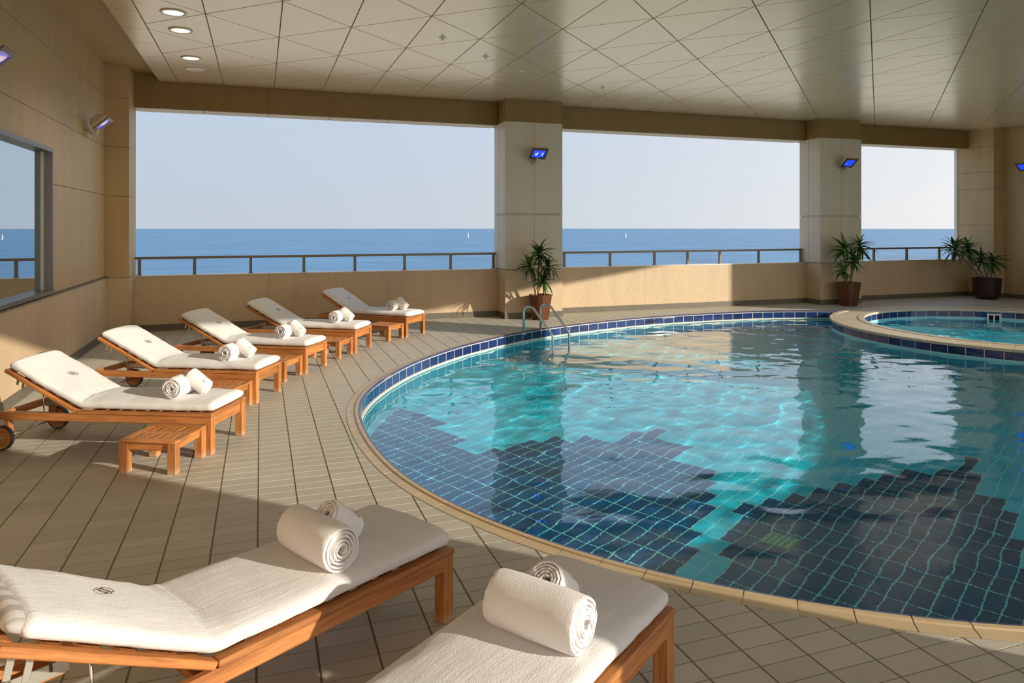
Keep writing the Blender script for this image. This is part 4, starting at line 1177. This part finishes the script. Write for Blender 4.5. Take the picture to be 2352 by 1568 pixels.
# ------------------------------------------------------------------ floodlights
def floodlight(base, face_rot, label, lens, bright_spots, scale=1.0):
    """base on the wall; local -y looks away from the wall"""
    f = tag(empty('floodlight', base, face_rot), label, 'floodlight', 'floodlights on walls and columns')
    s = scale
    lathe('wall_plate', [(.065 * s, 0), (.065 * s, .05 * s), (.05 * s, .062 * s)], 'lamp_body', f, Matrix.Rotation(PI / 2, 4, 'X'), 20)
    tube('arm', [(0, -.05 * s, 0), (0, -.11 * s, .0), (0, -.145 * s, .035 * s), (0, -.16 * s, .07 * s)], .026 * s, 'lamp_body', f, 10)
    lathe('knuckle', [(.036 * s, -.03 * s), (.036 * s, .03 * s)], 'lamp_body', f, Matrix.Translation((0, -.12 * s, .01 * s)) @ Matrix.Rotation(PI / 2, 4, 'Y'), 16)
    tilt = math.radians(48)
    hm = Matrix.Translation((0, -.22 * s, .155 * s)) @ Matrix.Rotation(tilt, 4, 'X')
    W, Hh = .345 * s, .275 * s
    # housing: box that narrows to the back; its front faces local -y
    fr = [(-W / 2, 0, -Hh / 2), (W / 2, 0, -Hh / 2), (W / 2, 0, Hh / 2), (-W / 2, 0, Hh / 2)]
    m1 = [(x * .97, .04 * s, z * .97) for x, y, z in fr]; bk = [(x * .62, .13 * s, z * .45 - .02 * s) for x, y, z in fr]
    vs = fr + m1 + bk; fs = [(0, 1, 2, 3)]
    for i in (0, 4):
        for k in range(4): fs.append((i + k, i + (k + 1) % 4, i + 4 + (k + 1) % 4, i + 4 + k)[::-1])
    fs.append((8, 9, 10, 11)[::-1])
    h = obj('housing', vs, fs, 'lamp_body', f, hm)
    mb = MB(); b_ = .045 * s
    for a in ((-W / 2, W / 2, -.022 * s, -.0005, Hh / 2 - b_, Hh / 2), (-W / 2, W / 2, -.022 * s, -.0005, -Hh / 2, -Hh / 2 + b_), (-W / 2, -W / 2 + b_, -.022 * s, -.0005, -Hh / 2 + b_, Hh / 2 - b_), (W / 2 - b_, W / 2, -.022 * s, -.0005, -Hh / 2 + b_, Hh / 2 - b_)): mb.box(*a)
    mb.build('front_frame', 'lamp_frame' if lens == 'lamp_blue' else 'alu_frame', h)
    box('lens', (-W / 2 + b_, W / 2 - b_, -.010 * s, -.003 * s, -Hh / 2 + b_, Hh / 2 - b_), lens, h)
    for (bx_, bz_, bw) in bright_spots:
        lathe('bulb', [(bw * s * .3, 0), (bw * s, .002), (bw * s, .004)], 'lamp_bulb' if lens == 'lamp_blue' else 'foil_reflection', h, Matrix.Translation((bx_ * s, -.011 * s, bz_ * s)) @ Matrix.Rotation(PI / 2, 4, 'X'), 9)  # spots on violet lenses are emissive stand-ins for reflecting foil
    return f
x, z = atY(1228, 372, YC); floodlight((x, YC, z), 0, 'blue-lensed floodlight on the first metal column', 'lamp_blue', [(-.05, -.02, .022), (-.03, .015, .015), (.075, -.03, .014), (.085, .015, .015)])
x, z = atY(1934, 390, YC); floodlight((x, YC, z), 0, 'blue-lensed floodlight on the second metal column', 'lamp_blue', [(-.07, -.03, .009)])
floodlight((XL, 12.12, 3.24), PI / 2, 'floodlight on a knuckle arm on the left wall, near the corner column', 'violet_reflection', [(.0, .03, .05), (-.06, .0, .03)])
floodlight((XL, 7.55, 3.20), PI / 2, 'floodlight above the left wall window, cut off by the left edge', 'violet_reflection', [(.0, .0, .06), (.06, .03, .04), (.03, -.02, .035)])
floodlight((XR, 12.70, 3.22), -PI / 2, 'blue-lensed floodlight on the right wall, cut off by the right edge', 'lamp_blue', [])

# ------------------------------------------------------------------ depth plaques set in the deck
def plaque(px, py, ang_, lab, strokes, w_=.30, h_=.12, mat='marker_white'):
    x, y = G(px, py)
    p = tag(empty('depth_plaque', (x, y, .0005), ang_), lab, 'plaque', 'depth plaques along the pool rim')
    box('plate', (-w_ / 2, w_ / 2, -h_ / 2, h_ / 2, 0, .003), mat, p)
    for a in strokes: box('stroke', (*a, .003, .0045), 'marker_grey', p)
plaque(884, 866, math.radians(52), 'faded depth plaque on the deck at the pool rim near the loungers', [(-.09, -.04, -.035, .035), (-.03, .0, -.035, -.01), (-.03, .0, .012, .035), (.01, .05, -.03, .03), (.07, .10, -.035, .02)], .26, .10, 'deck_tile')
plaque(1532, 729.5, math.radians(4), 'pale depth plaque on the sunny deck at the far pool rim', [], .30, .16)
plaque(2200, 706.5, math.radians(-22), 'small pale depth plaque in the shade behind the round pool', [], .18, .14)
plaque(2285, 709.3, math.radians(-30), 'wider pale depth plaque behind the skimmer of the round pool', [], .40, .10)

# light that the ripples bend down to the pool floor
for o in bpy.data.objects:
    if o.parent and o.parent.name.startswith(('pool_floor', 'swimming_pool', 'round_pool')) and o.type == 'MESH': o.cycles.is_caustics_receiver = True
